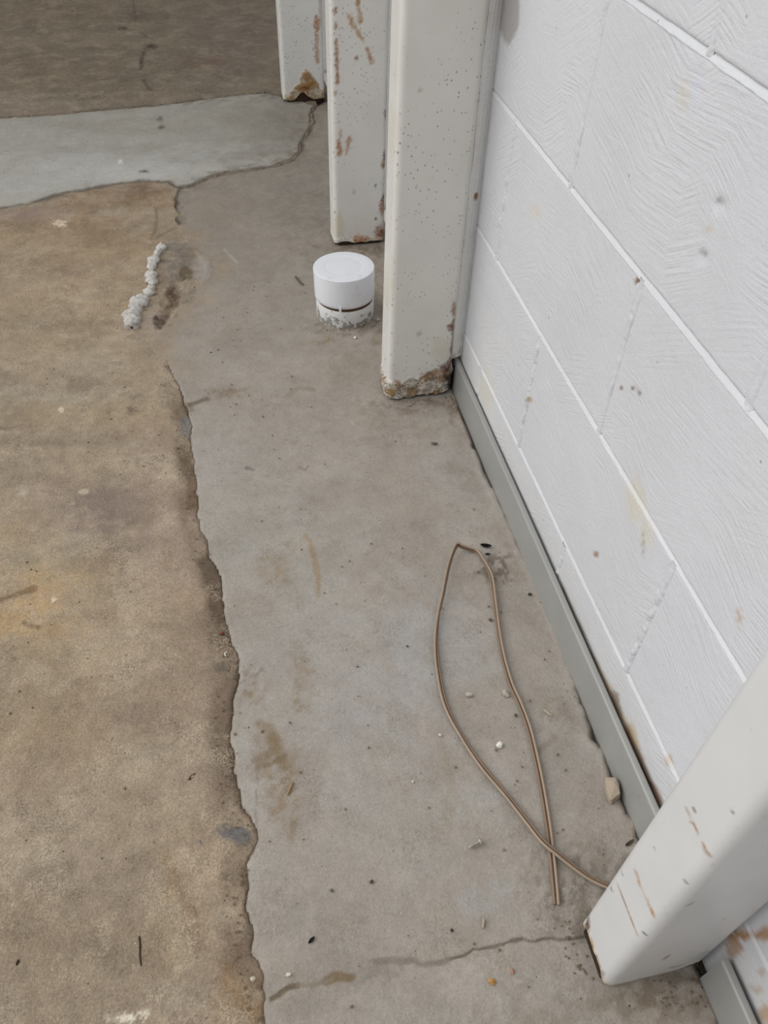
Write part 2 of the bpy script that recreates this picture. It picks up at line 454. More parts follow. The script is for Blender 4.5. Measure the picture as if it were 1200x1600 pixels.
for e, c, s in [
    ((-0.739, 0.8123, 0.1727, -0.0325, -0.0069, 0.0795), (176,150,114), .75),
    ((-0.7551, 0.7514, 0.0698, -0.0133, -0.0047, 0.0469), (180,150,106), .6),
    ((-0.6354, 0.8173, 0.1111, -0.0208, -0.0008, 0.028), (172,148,108), .5),
    ((-0.6267, 0.9212, 0.0902, -0.0166, -0.0021, 0.0912), (148,131,116), .8),
    ((-0.6337, 0.9296, 0.0589, -0.0109, -0.0018, 0.0658), (140,123,109), .5),
    ((-0.7338, 0.8572, 0.0838, -0.0157, -0.0023, 0.0289), (146,136,112), .65),
    ((-0.7238, 1.2012, 0.1894, -0.0336, -0.0027, 0.041), (168,150,118), .6),
    ((-0.7603, 1.2482, 0.1244, -0.022, -0.0021, 0.027), (170,160,142), .5),
    ((-0.7182, 1.1134, 0.1603, -0.0289, -0.0008, 0.0136), (140,126,106), .45),
    ((-0.7052, 1.0387, 0.0082, -0.0015, -0.0033, 0.0548), (144,126,108), .6),
    ((-0.5431, 1.017, 0.0417, -0.0076, 0.002, 0.0985), (172,153,132), .6),
    ((-0.5299, 1.0021, 0.0228, -0.0041, 0.0006, 0.0219), (200,182,156), .6),
    ((-0.533, 0.817, 0.0563, -0.0105, 0.0026, 0.0935), (171,152,134), .7),
    ((-0.5637, 0.6193, 0.0916, -0.0176, 0.0007, 0.057), (164,145,124), .6),
    ((-0.679, 0.6317, 0.0905, -0.0175, -0.0037, 0.0622), (166,146,116), .6),
    ((-0.5566, 0.5507, 0.0479, -0.0093, 0.0004, 0.0205), (148,128,110), .6),
    ((-0.705, 0.5526, 0.0855, -0.0167, -0.0022, 0.0275), (160,138,108), .6),
    ((-0.6992, 0.4799, 0.0518, -0.0102, -0.0026, 0.0334), (143,124,102), .55),
    ((-0.5806, 0.4769, 0.0302, -0.006, 0.0, 0.015), (190,172,146), .5),
    ((-0.577, 0.432, 0.0439, -0.0087, 0.0002, 0.04), (172,154,128), .55),
    ((-0.4979, 0.4524, 0.0301, -0.006, 0.003, 0.0503), (146,126,106), .65),
    ((-0.6162, 0.3983, 0.0639, -0.0127, -0.0011, 0.0456), (172,155,130), .6),
    ((-0.6362, 0.3702, 0.0484, -0.0097, -0.0012, 0.0324), (140,124,106), .4),
    ((-0.5116, 0.3417, 0.0382, -0.0077, 0.0023, 0.0427), (158,138,112), .6),
    ((-0.492, 0.3005, 0.0108, -0.0021, 0.0006, 0.0092), (190,174,150), .7),
    ((-0.5481, 0.2829, 0.0395, -0.008, 0.0009, 0.032), (166,147,118), .6),
    ((-0.6527, 0.2978, 0.0717, -0.0145, -0.0018, 0.0322), (141,124,101), .65),
    ((-0.6939, 0.2585, 0.0563, -0.0115, -0.0032, 0.0361), (144,128,106), .55),
    ((-0.6004, 0.2749, 0.0259, -0.0052, -0.0003, 0.0224), (134,118,98), .5),
    ((-0.4863, 0.2191, 0.0254, -0.0052, 0.0025, 0.0304), (148,114,70), .75),
    ((-0.5121, 0.2157, 0.0088, -0.0018, 0.0014, 0.023), (176,160,136), .5),
    ((-0.7526, 1.8692, 0.2481, -0.0394, -0.0049, 0.0838), (168,142,106), .6),
    ((-0.6238, 2.0065, 0.1393, -0.0215, -0.0006, 0.0495), (146,116,86), .75),
    ((-0.5695, 2.0512, 0.0473, -0.0073, 0.0001, 0.0291), (128,98,74), .6),
    ((-0.8613, 1.966, 0.0891, -0.014, -0.0032, 0.0336), (160,138,128), .75),
    ((-0.813, 1.9101, 0.1467, -0.0232, -0.0025, 0.0325), (146,122,96), .5),
    ((-0.7649, 1.9057, 0.0132, -0.0021, -0.001, 0.0161), (214,198,170), .9),
    ((-0.647, 2.0171, 0.0309, -0.0048, -0.0006, 0.0282), (170,152,128), .6),
    ((-0.7135, 1.6613, 0.2033, -0.0335, -0.007, 0.1421), (172,150,120), .6),
    ((-0.7765, 1.4518, 0.1358, -0.0232, -0.0075, 0.0942), (168,150,122), .5),
    ((-0.6687, 1.5266, 0.0902, -0.0152, -0.0015, 0.0447), (184,164,134), .5),
    ((-0.7037, 1.462, 0.1125, -0.0192, -0.0009, 0.0185), (148,130,106), .45),
    ((-0.3633, 2.9763, 0.0587, -0.0075, 0.0035, 0.0631), (140,100,74), .55),
    ((-0.5429, 3.1475, 0.0193, -0.0024, 0.0003, 0.0269), (70,60,52), .8),
    ((-0.6376, 3.3623, 0.0135, -0.0015, -0.0003, 0.0222), (70,60,52), .8),
    ((-0.5814, 3.5241, 0.0328, -0.0037, 0.0001, 0.0645), (110,100,90), .6),
    ((-0.7468, 2.7167, 0.0757, -0.0102, -0.0019, 0.0429), (110,100,84), .5),
    ((-0.7097, 2.7329, 0.0343, -0.0046, -0.0008, 0.0215), (150,140,122), .6),
    ((-0.7817, 2.6696, 0.0745, -0.0102, -0.0009, 0.0155), (160,150,132), .6),
    ((-0.9458, 3.5808, 0.3246, -0.0363, -0.0202, 0.2532), (126,112,90), .5),
    ((-0.9559, 2.9671, 0.2392, -0.0309, -0.0177, 0.1874), (124,110,86), .5),
    ((-0.2656, 3.2031, 0.1342, -0.0161, 0.0354, 0.4653), (132,122,110), .5),
    ((-0.5926, 1.1779, 0.0123, -0.0022, 0.0, 0.0109), (118,104,84), .8),
    ((-0.5882, 1.2141, 0.0205, -0.0037, 0.0, 0.0094), (134,116,94), .6),
    ((-0.6349, 1.1854, 0.0044, -0.0008, -0.0006, 0.0258), (128,110,88), .6),
    ((-0.5416, 1.039, 0.0084, -0.0015, 0.0002, 0.008), (120,110,96), .8),
    ((-0.4578, 0.3486, 0.0056, -0.0011, 0.0006, 0.0071), (126,108,86), .4),
    ((-0.4907, 0.3389, 0.0056, -0.0011, 0.0003, 0.0042), (126,112,92), .7),
    ((-0.4916, 0.2778, 0.0046, -0.0009, 0.0003, 0.0038), (124,106,84), .7),
    ((-0.5947, 0.2207, 0.0099, -0.002, -0.0001, 0.004), (226,216,192), .95),
    ((-0.5786, 0.2202, 0.0062, -0.0012, 0.0, 0.004), (222,210,184), .9),
    ((-0.612, 0.2237, 0.0086, -0.0018, -0.0001, 0.0017), (210,198,174), .7),
    ((-0.6681, 0.982, 0.008, -0.0015, -0.0002, 0.006), (204,190,164), .8),
    ((-0.7651, 0.9998, 0.0079, -0.0015, -0.0007, 0.0075), (190,178,156), .7),
    ((-0.7183, 1.2002, 0.0045, -0.0008, -0.0004, 0.0074), (214,200,176), .9),
    ((-0.6867, 0.9592, 0.0049, -0.0009, -0.0002, 0.0029), (196,182,158), .7),
    ((-0.7011, 0.7673, 0.0027, -0.0005, -0.0002, 0.0036), (224,212,188), .9),
]:
    crisp = lin(c).sum() > 1.45
    mixc(col, emask(U, V, e, 0.15 if crisp else 0.75, 1.0, 1.3, 2, 6) * s * (1 if crisp else brk), c)
for p, w, c, s in [
    ([(-0.7753, 0.7803), (-0.7568, 0.786), (-0.7431, 0.7893), (-0.7313, 0.7941)], .006, (118, 92, 60), .75),
    ([(-0.7399, 0.7352), (-0.729, 0.7265), (-0.7185, 0.7223)], .003, (112, 90, 62), .7),
    ([(-0.8136, 1.1306), (-0.7283, 1.1086), (-0.6222, 1.0961)], .006, (142, 126, 106), .4),
    ([(-0.546, 0.3556), (-0.5399, 0.3302), (-0.5272, 0.3043), (-0.5221, 0.2714)], .006, (136, 112, 88), .55),
    ([(-0.5523, 0.3293), (-0.5476, 0.3489), (-0.5514, 0.3673)], .006, (146, 120, 84), .5),
    ([(-0.6031, 3.7084), (-0.5928, 3.3867)], .004, (96, 86, 74), .4),
    ([(-0.5625, 3.1036), (-0.5733, 3.0154), (-0.5756, 2.9299)], .006, (76, 66, 56), .7),
    ([(-0.5678, 2.8354), (-0.5563, 2.7776), (-0.5431, 2.732)], .005, (84, 74, 62), .7),
    ([(-0.5704, 3.2963), (-0.5529, 3.2516)], .006, (84, 74, 64), .5),
    ([(-0.5423, 1.9663), (-0.5405, 1.8831), (-0.5456, 1.8301), (-0.5548, 1.7918), (-0.5043, 1.836), (-0.4815, 1.8513)], .004, (128, 110, 90), .6),
    ([(-0.4993, 2.0118), (-0.4865, 1.9239), (-0.4766, 1.8633)], .004, (130, 114, 96), .55),
    ([(-0.8178, 1.1685), (-0.8063, 1.1596), (-0.7839, 1.1694)], .004, (128, 112, 92), .6),
]:
    mixc(col, smask(U, V, p, w, 0.5, 1, 2) * s, c)
# dark grit packed along the joint with the grey strip
nn = fbm(U, V, 14, 4, 4)
low = (V < 1.30)
low = 1 - sstep(1.16, 1.32, V)
sec = sstep(.38, .62, fbm(U, V, 9, 6, 3))
mixc(col, sstep(-0.060, -0.004, sA + (nn - 0.5) * 0.10) * (0.15 + 0.45 * sec) * low, (138, 119, 100))
mixc(col, sstep(-0.024, -0.001, sA + (nn - 0.5) * 0.06) * (0.10 + 0.75 * sec) * low, (112, 94, 76))
mixc(col, sstep(-0.006, 0.0, sA + (nn - .5) * .006) * (.25 + .5 * sec) * low, (84, 70, 56))
mixc(col, ((sA > 0.004) & (U > -.12)) * 1.0, (104, 100, 92))
mixc(col, ((sA > 0.004) & (U < -.12) & (V < 1.3)) * 1.0, (84, 72, 58))
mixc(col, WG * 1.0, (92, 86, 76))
mixc(col, (WG & (V < .2)) * 1.0, (58, 48, 38))  # shade of the wall gap by the nearest post, painted in
mixc(col, sstep(-0.016, 0.0, sB + (nn - 0.5) * 0.02) * 0.6, (96, 84, 70))
mixc(col, emask(U, V, (-0.4702, 0.3803, 0.0144, -0.0028, 0.0008, 0.0096), 0.35, 0.9, 1.5, 3) * 0.85, (108, 108, 107))
mixc(col, emask(U, V, (-0.4872, 0.3875, 0.0101, -0.0021, 0.0006, 0.0089), 0.35, 0.5, 1.5, 3) * 0.7, (104, 100, 94))
mixc(col, emask(U, V, (-0.5024, 1.1191, 0.0099, -0.0018, 0.0011, 0.0281), 0.35, 0.4, 1.5, 3) * 0.85, (122, 124, 128))
mixc(col, emask(U, V, (-0.4768, 0.6076, 0.0118, -0.0023, 0.0007, 0.009), 0.4, 0.5, 1.5, 3) * 0.7, (118, 106, 90))
mixc(col, smask(U, V, [(-0.5112, 1.0595), (-0.5004, 1.0093), (-0.4982, 0.9628), (-0.5001, 0.9191)], .010, .5, 1, 1) * 0.7, (108, 88, 66))
mixc(col, smask(U, V, [(-0.4791, 0.7968), (-0.4719, 0.762), (-0.472, 0.7321), (-0.4693, 0.6914), (-0.4638, 0.6682)], .014, .5, 1, 1) * 0.75, (96, 80, 62))
hb = .45 + .55 * sstep(.36, .56, fbm(U, V, 80, 2, 4))
for e, c, w in [
    ((-0.4949, 1.6747, 0.0446, -0.0073, 0.0035, 0.1039), (128,120,110), .8),
    ((-0.5046, 1.7246, 0.0283, -0.0046, 0.0017, 0.0588), (124,116,106), .7),
    ((-0.4912, 1.5464, 0.0265, -0.0044, 0.0013, 0.0357), (126,118,108), .75),
    ((-0.5532, 1.4595, 0.0305, -0.0052, 0.0008, 0.0622), (164,154,142), .5),
    ((-0.5352, 1.6054, 0.0189, -0.0032, 0.0015, 0.0812), (158,140,116), .5),
    ((-0.4432, 1.644, 0.018, -0.0029, 0.0033, 0.0614), (170,166,162), .8),
]:
    mixc(col, emask(U, V, e, .5, .8, 1.6, 3, 6) * w * hb, c)
mixc(col, emask(U, V, (-0.4826, 1.6314, 0.0151, -0.0025, 0.0011, 0.0272), .25, .4, 1.6, 3) * .9, (104, 90, 66))
mixc(col, smask(U, V, GOUGE[1:], .012, .8, 1.2, 4) * (.4 + .6 * hb), (98, 78, 60))
mixc(col, emask(U, V, (-0.5406, 1.4504, 0.0126, -0.0022, 0.0004, 0.0258), .4, .7, 1.6, 3) * .9, (84, 66, 50))
col *= np.array([0.935, 0.925, 0.955])
VV = np.stack([U, V, z], 1)
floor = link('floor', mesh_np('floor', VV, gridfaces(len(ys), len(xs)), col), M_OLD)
tag(floor, 'old tan stained concrete floor slab', kind='structure')


def patch(name, xs, ys, poly, base, paint, label, edge_drop=1.2, wobs=0.012, tone=0.90, feather=False):
    XX, YY = np.meshgrid(xs, ys)
    U = XX.ravel(); V = YY.ravel()
    wob = (fbm(U, V, 38, 1, 3) - 0.5)
    s = sdist(U, V, poly) + wob * wobs
    z = base + (fbm(U, V, 3, 2, 3) - 0.5) * 0.003 + (fbm(U, V, 16, 6, 3) - 0.5) * 0.0010
    z += np.minimum(0, s - 0.004) * (np.where(V > 1.30, np.where(V > 1.9, edge_drop, .3), edge_drop) if feather else edge_drop)
    z = np.maximum(z, -0.03)
    if feather:
        fw = sstep(1.24, 1.36, V) * (1 - sstep(1.88, 1.95, V)) * (U < -.25) * (1 - sstep(.05, .15, s))
        z = z * (1 - fw) + (zfl(U, V) + .0004 + np.minimum(0, s) * .25) * fw
    col, dz = paint(U, V, s)
    col *= tone
    z += dz
    keep = (s > -0.016).reshape(len(ys), len(xs))
    Fq = gridfaces(len(ys), len(xs))
    kf = keep.ravel()[Fq].any(1)
    Fq = Fq[kf]
    used = np.unique(Fq)
    remap = np.full(len(U), -1); remap[used] = np.arange(len(used))
    VV = np.stack([U, V, z], 1)[used]
    o = link(name, mesh_np(name, VV, remap[Fq], col[used]), M_GREY, floor)
    o['label'] = label
    return o


def paint_A(U, V, s):
    col = np.tile(lin((170, 162, 151)), (len(U), 1))
    dz = np.zeros(len(U))
    t = sstep(0.95, 1.9, V)
    mixc(col, t * 0.85, (158, 149, 136))
    n1 = fbm(U, V, 5, 1, 4); n2 = fbm(U, V + 4, 9, 2, 5); n3 = fbm(U + 2, V, 16, 3, 5)
    mixc(col, sstep(.5, .68, n1) * .5 * (1 - .5 * t), (172, 168, 161))
    mixc(col, sstep(.5, .68, n2) * .5, (160, 150, 137))
    mixc(col, sstep(.55, .7, n3) * .35, (150, 140, 126))
    up = sstep(1.22, 1.36, V) * (1 - sstep(1.85, 1.95, V)) * (U < -.3)
    mixc(col, up * (1 - sstep(.0, .075, s + (fbm(U, V, 14, 3, 4) - .5) * .08)) * .9, (166, 149, 126))
    brk = .30 + .70 * sstep(.40, .58, fbm(U, V, 95, 3, 3))
    for e, c, w in [
        ((-0.2214, 0.5842, 0.0604, -0.0116, 0.0223, 0.0962), (172,170,167), .6),
        ((-0.3098, 0.4934, 0.0643, -0.0125, 0.0157, 0.0841), (174,170,165), .5),
        ((-0.1931, 0.3678, 0.0377, -0.0075, 0.009, 0.0309), (174,172,168), .5),
        ((-0.1408, 0.5793, 0.035, -0.0067, 0.018, 0.0632), (172,170,166), .5),
        ((-0.3904, 0.8032, 0.0668, -0.0125, 0.0133, 0.1224), (168,163,152), .5),
        ((-0.3852, 0.7641, 0.0262, -0.0049, 0.0037, 0.0323), (160,142,118), .6),
        ((-0.3854, 0.7456, 0.0166, -0.0031, 0.002, 0.0169), (154,134,108), .6),
        ((-0.3554, 0.8098, 0.0134, -0.0026, 0.0016, 0.0129), (160,145,124), .5),
        ((-0.3697, 0.5839, 0.0135, -0.0026, 0.0028, 0.0199), (146,130,108), .6),
        ((-0.3766, 0.5584, 0.0166, -0.0032, 0.0034, 0.0252), (150,134,112), .6),
        ((-0.3852, 0.5313, 0.0097, -0.0019, 0.0012, 0.0093), (146,128,104), .6),
        ((-0.44, 0.5805, 0.0116, -0.0022, 0.002, 0.0217), (134,116,92), .7),
        ((-0.4352, 0.5601, 0.0131, -0.0026, 0.0013, 0.0133), (146,128,104), .6),
        ((-0.4181, 0.4617, 0.0262, -0.0052, 0.0039, 0.034), (144,125,98), .6),
        ((-0.4168, 0.4201, 0.018, -0.0036, 0.0043, 0.0354), (140,120,92), .65),
        ((-0.4128, 0.3787, 0.0087, -0.0018, 0.0023, 0.018), (142,122,96), .6),
        ((-0.3669, 0.4432, 0.0199, -0.004, 0.0077, 0.0508), (162,152,138), .5),
        ((-0.2883, 0.4362, 0.0466, -0.0092, 0.0125, 0.0598), (160,153,142), .35),
        ((-0.2195, 0.373, 0.0106, -0.0021, 0.0106, 0.039), (152,140,120), .5),
        ((-0.2385, 0.3455, 0.0088, -0.0017, 0.0042, 0.0162), (150,138,118), .5),
        ((-0.1745, 0.3252, 0.0441, -0.0088, 0.0139, 0.0442), (156,147,134), .5),
        ((-0.0943, 0.2868, 0.0436, -0.0087, 0.0193, 0.0496), (146,138,126), .55),
        ((-0.1239, 0.2297, 0.0345, -0.007, 0.0097, 0.0253), (128,118,104), .6),
        ((-0.0753, 0.2757, 0.0289, -0.0058, 0.0084, 0.0205), (136,126,112), .5),
        ((-0.0827, 0.4044, 0.0395, -0.0078, 0.0183, 0.0504), (154,147,137), .5),
        ((-0.0497, 0.4708, 0.0365, -0.0071, 0.0081, 0.0217), (150,142,130), .55),
        ((-0.2915, 0.3485, 0.0877, -0.0175, 0.0082, 0.0372), (164,157,147), .4),
        ((-0.3528, 0.2626, 0.0812, -0.0163, 0.0048, 0.0257), (156,149,138), .5),
        ((-0.4067, 0.2735, 0.0404, -0.0081, 0.0045, 0.0324), (158,151,140), .4),
        ((-0.3287, 0.2107, 0.0391, -0.0079, 0.0033, 0.0153), (140,131,120), .6),
        ((-0.3623, 0.2115, 0.0259, -0.0052, 0.0015, 0.0081), (132,124,114), .5),
        ((-0.4409, 0.2186, 0.0256, -0.0052, 0.0021, 0.0175), (146,138,124), .5),
        ((-0.3037, 0.1732, 0.1532, -0.0312, 0.0069, 0.028), (154,147,136), .6),
        ((-0.1761, 0.1472, 0.0769, -0.0157, 0.0079, 0.0219), (142,133,118), .6),
        ((-0.0516, 0.1276, 0.0454, -0.0093, 0.0105, 0.0217), (132,118,100), .75),
        ((-0.0839, 0.1342, 0.0388, -0.0079, 0.0048, 0.0108), (122,108,92), .5),
        ((-0.2254, 0.2568, 0.0207, -0.0041, 0.0041, 0.0142), (170,169,166), .5),
        ((-0.1927, 0.2673, 0.0154, -0.0031, 0.0021, 0.0066), (174,173,170), .5),
        ((-0.4299, 1.1975, 0.023, -0.0041, 0.0009, 0.0133), (120,100,76), .75),
        ((-0.4243, 1.1946, 0.0392, -0.0069, 0.0014, 0.019), (142,124,102), .5),
        ((-0.2893, 1.7341, 0.1755, -0.0282, 0.0207, 0.1897), (152,142,128), .5),
        ((-0.2998, 1.9286, 0.1405, -0.0218, 0.0082, 0.0836), (150,142,131), .5),
        ((-0.395, 1.9095, 0.0612, -0.0095, 0.0067, 0.1031), (160,148,132), .5),
        ((-0.1843, 1.8433, 0.0613, -0.0097, 0.0294, 0.2076), (140,132,121), .5),
        ((-0.1763, 2.0166, 0.065, -0.0099, 0.0154, 0.113), (138,131,122), .4),
        ((-0.07, 2.1564, 0.0686, -0.0101, 0.0426, 0.2599), (134,128,119), .4),
        ((-0.3023, 1.4897, 0.1196, -0.0201, 0.0116, 0.102), (162,153,140), .4),
        ((-0.1779, 1.2001, 0.0957, -0.0167, 0.0096, 0.0516), (152,141,126), .5),
        ((-0.2976, 1.1255, 0.1367, -0.0243, 0.01, 0.074), (164,156,144), .5),
        ((-0.1118, 1.0563, 0.1018, -0.0182, 0.0089, 0.0383), (148,137,122), .55),
        ((-0.0888, 1.1032, 0.0695, -0.0123, 0.0043, 0.0181), (120,104,84), .65),
        ((-0.0174, 1.0757, 0.0161, -0.0028, 0.0078, 0.0286), (126,110,90), .7),
        ((0.0013, 1.0361, 0.0159, -0.0028, 0.0101, 0.0345), (138,124,106), .5),
        ((-0.168, 1.3592, 0.0794, -0.0135, 0.0056, 0.0317), (126,112,92), .6),
        ((-0.079, 1.5035, 0.0191, -0.0032, 0.0329, 0.1615), (128,112,92), .5),
        ((-0.2169, 1.3404, 0.0152, -0.0026, 0.0032, 0.0198), (140,116,78), .6),
        ((-0.0898, 1.6721, 0.0875, -0.0141, 0.0043, 0.0232), (118,104,86), .7),
        ((-0.1001, 2.5764, 0.0774, -0.0106, 0.005, 0.0361), (104,92,76), .7),
        ((-0.4915, 1.652, 0.0359, -0.0059, 0.003, 0.0845), (122,114,104), .85),
        ((-0.5012, 1.6954, 0.028, -0.0046, 0.0019, 0.0635), (120,112,102), .6),
        ((-0.4827, 1.6287, 0.0151, -0.0025, 0.0011, 0.0271), (108,94,70), .9),
        ((-0.4432, 1.644, 0.0166, -0.0027, 0.003, 0.0557), (166,162,158), .7),
        ((-0.4925, 1.5466, 0.0238, -0.004, 0.0013, 0.0358), (122,114,104), .7),
        ((-0.5235, 1.5268, 0.0131, -0.0022, 0.0017, 0.0711), (100,78,58), .9),
        ((-0.5405, 1.4574, 0.0127, -0.0022, 0.0004, 0.0235), (92,72,54), .8),
        ((-0.5538, 1.4137, 0.02, -0.0034, 0.0003, 0.0227), (160,154,146), .6),
        ((-0.4609, 0.4369, 0.0037, -0.0008, 0.0105, 0.1213), (170,166,158), .5),
        ((-0.3528, 0.2626, 0.0047, -0.0009, 0.0003, 0.0019), (124,116,104), .5),
    ]:
        mixc(col, emask(U, V, e, .7, 1.3, 1.6, 5, 6) * w * np.where((lin(c).sum() > .95), 1, brk), c)
    for p, w, c, k in [
        ([(-0.3325, 0.8255), (-0.3266, 0.811), (-0.3255, 0.7782), (-0.3253, 0.7404), (-0.3288, 0.705)], .0040, (158,136,106), .75),
        ([(-0.4412, 0.4662), (-0.428, 0.4722), (-0.4172, 0.4831), (-0.4205, 0.497)], .006, (136,116,88), .75),
        ([(-0.4345, 0.5177), (-0.4187, 0.5056), (-0.4125, 0.4822), (-0.4114, 0.4519)], .006, (138,118,90), .6),
        ([(-0.442, 0.4579), (-0.4237, 0.4611), (-0.4071, 0.4681)], .003, (122,102,76), .6),
        ([(-0.5003, 1.1725), (-0.4829, 1.1805), (-0.463, 1.1882)], .007, (104,90,70), .75),
        ([(-0.5169, 1.1865), (-0.5002, 1.1761), (-0.4918, 1.16)], .006, (120,104,84), .6),
        ([(-0.442, 0.4579), (-0.4482, 0.4104), (-0.4519, 0.3804)], .0012, (128,120,106), .6),
        ([(-0.2197, 0.2133), (-0.222, 0.1921), (-0.2255, 0.163), (-0.2318, 0.1304)], .0012, (176,172,164), .6),
        ([(-0.2097, 0.4557), (-0.2128, 0.4128), (-0.2112, 0.3714), (-0.1965, 0.3296)], .004, (150,138,118), .3),
        ([(-0.3929, 1.7211), (-0.3784, 1.6839), (-0.3665, 1.6537)], .0035, (186,178,164), .6),
        ([(-0.3215, 1.167), (-0.2947, 1.191), (-0.2663, 1.1802)], .005, (134,120,100), .4),
        ([(-0.4073, 0.9923), (-0.3973, 0.9858)], .0035, (110,98,82), .7),
        ([(-0.3218, 0.9799), (-0.3123, 0.9703), (-0.3049, 0.9769)], .0022, (126,116,102), .6),
        ([(-0.0766, 0.4572), (-0.0605, 0.4777), (-0.038, 0.4782), (-0.0406, 0.4595), (-0.0659, 0.4504)], .003, (140,130,112), .4),
        ([(-0.0986, 0.4118), (-0.0807, 0.4216), (-0.0673, 0.4279)], .004, (124,112,94), .4),
        ([(-0.1251, 0.7406), (-0.121, 0.6656), (-0.0988, 0.6265)], .004, (150,142,130), .3),
        ([(-0.0842, 0.2352), (-0.0648, 0.2451), (-0.0355, 0.2678)], .006, (110,98,82), .5),
        ([(-0.1049, 0.2497), (-0.1066, 0.2262), (-0.1231, 0.2033)], .006, (108,96,80), .5),
    ]:
        mixc(col, smask(U, V, p, w, .5, 1, 6) * k, c)
    # scatter of dirt round the black flecks beside the wire
    m = emask(U, V, (-0.0587, 0.709, 0.0286, -0.0054, 0.0099, 0.0316), .6, .5, 1, 2)
    mixc(col, m * sstep(.55, .62, fbm(U, V, 130, 3, 2)) * .7, (96, 86, 74))
    m = emask(U, V, (-0.1097, 0.2472, 0.0563, -0.0113, 0.0154, 0.0396), .6, .5, 1, 2)
    mixc(col, m * sstep(.52, .62, fbm(U, V, 150, 4, 2)) * .45, (92, 82, 68))
    mixc(col, emask(U, V, (-0.0005, 0.1459, 0.0146, -0.003, 0.0047, 0.0089), .5, .5, 1, 2) * .95, (46, 38, 30))  # shade of the hole beside the nearest post, painted near-black
    mixc(col, emask(U, V, (-0.0301, 0.1422, 0.0264, -0.0054, 0.0027, 0.0055), .6, .8, 1, 2) * .6, (92, 78, 60))
    # hairline cracks, cut into the surface
    wx = U + (fbm(U, V, 45, 2, 3) - .5) * .012; wy = V + (fbm(U, V, 45, 5, 3) - .5) * .012
    for p, w, c, dd in [
        ([(-0.2631, 0.2115), (-0.2499, 0.2113), (-0.2366, 0.2136), (-0.2155, 0.2131), (-0.196, 0.2117), (-0.1695, 0.205), (-0.142, 0.2014), (-0.1175, 0.199)], .0013, (98,88,74), .0012),
        ([(-0.3413, 0.2224), (-0.3196, 0.2211), (-0.294, 0.2128), (-0.2743, 0.2088), (-0.2625, 0.2113)], .0030, (132,123,112), .0006),
        ([(-0.4517, 0.2091), (-0.4385, 0.2111), (-0.423, 0.2149)], .0028, (104,88,66), .0012),
        ([(-0.3926, 0.2147), (-0.3818, 0.2155), (-0.3714, 0.2134)], .0040, (122,102,72), .0008),
        ([(-0.4217, 0.2147), (-0.402, 0.2136), (-0.3885, 0.215)], .0018, (140,130,112), .0004),
    ]:
        d = pdist(wx, wy, p)
        m = 1 - sstep(w * .5, w * 1.6, d)
        mixc(col, m * .85, c); dz -= m * dd
    # mortar gouge and pocket
    dz -= .006 * smask(U, V, [(-0.4829, 1.6233), (-0.5032, 1.587), (-0.5157, 1.5254), (-0.5329, 1.4561)], .012, .4, 1, 3)
    dz -= .004 * emask(U, V, (-0.4896, 1.6655, 0.0333, -0.0055, 0.0026, 0.0737), .6, .3, 1, 4)
    dz += .0016 * smask(U, V, [(-0.4646, 1.7268), (-0.4353, 1.6847), (-0.4301, 1.6282), (-0.4495, 1.5755)], .008, .3, 1, 4)
    # dirty rims
    nn = fbm(U, V, 60, 6, 3)
    rimL = (U < -.2) & (V < 1.2)
    mixc(col, (1 - sstep(.0, .010, s + (nn - .5) * .012)) * .4 * rimL, (138, 126, 108))
    back = (V > 1.85)
    mixc(col, (1 - sstep(.002, .014, s + (nn - .5) * .012)) * .85 * back, (72, 64, 54))
    mixc(col, (1 - sstep(.01, .05, s)) * .35 * back * sstep(.4, .6, nn), (110, 100, 88))
    rimR = (U > -.1) & (V < 1.2) & (V > .2)
    mixc(col, (1 - sstep(.001, .009, s + (nn - .5) * .008)) * .5 * rimR, (126, 116, 102))
    dz += .0025 * (1 - sstep(0, .02, s)) * rimR
    # grime against the wall line behind the posts
    return col, dz


xA = axis((-0.60, 0.03, 0.0032))
yA = axis((-0.6, 0.04, 0.03), (0.04, 0.17, 0.0032), (0.17, 0.26, 0.0013), (0.26, 1.5, 0.0032), (1.5, 2.64, 0.005))
strip_a = patch('concrete_strip', xA, yA, A_POLY, -0.0015, paint_A, 'smooth grey concrete strip along the block wall', edge_drop=1.3, tone=np.array([.91, .89, .89]), feather=True)


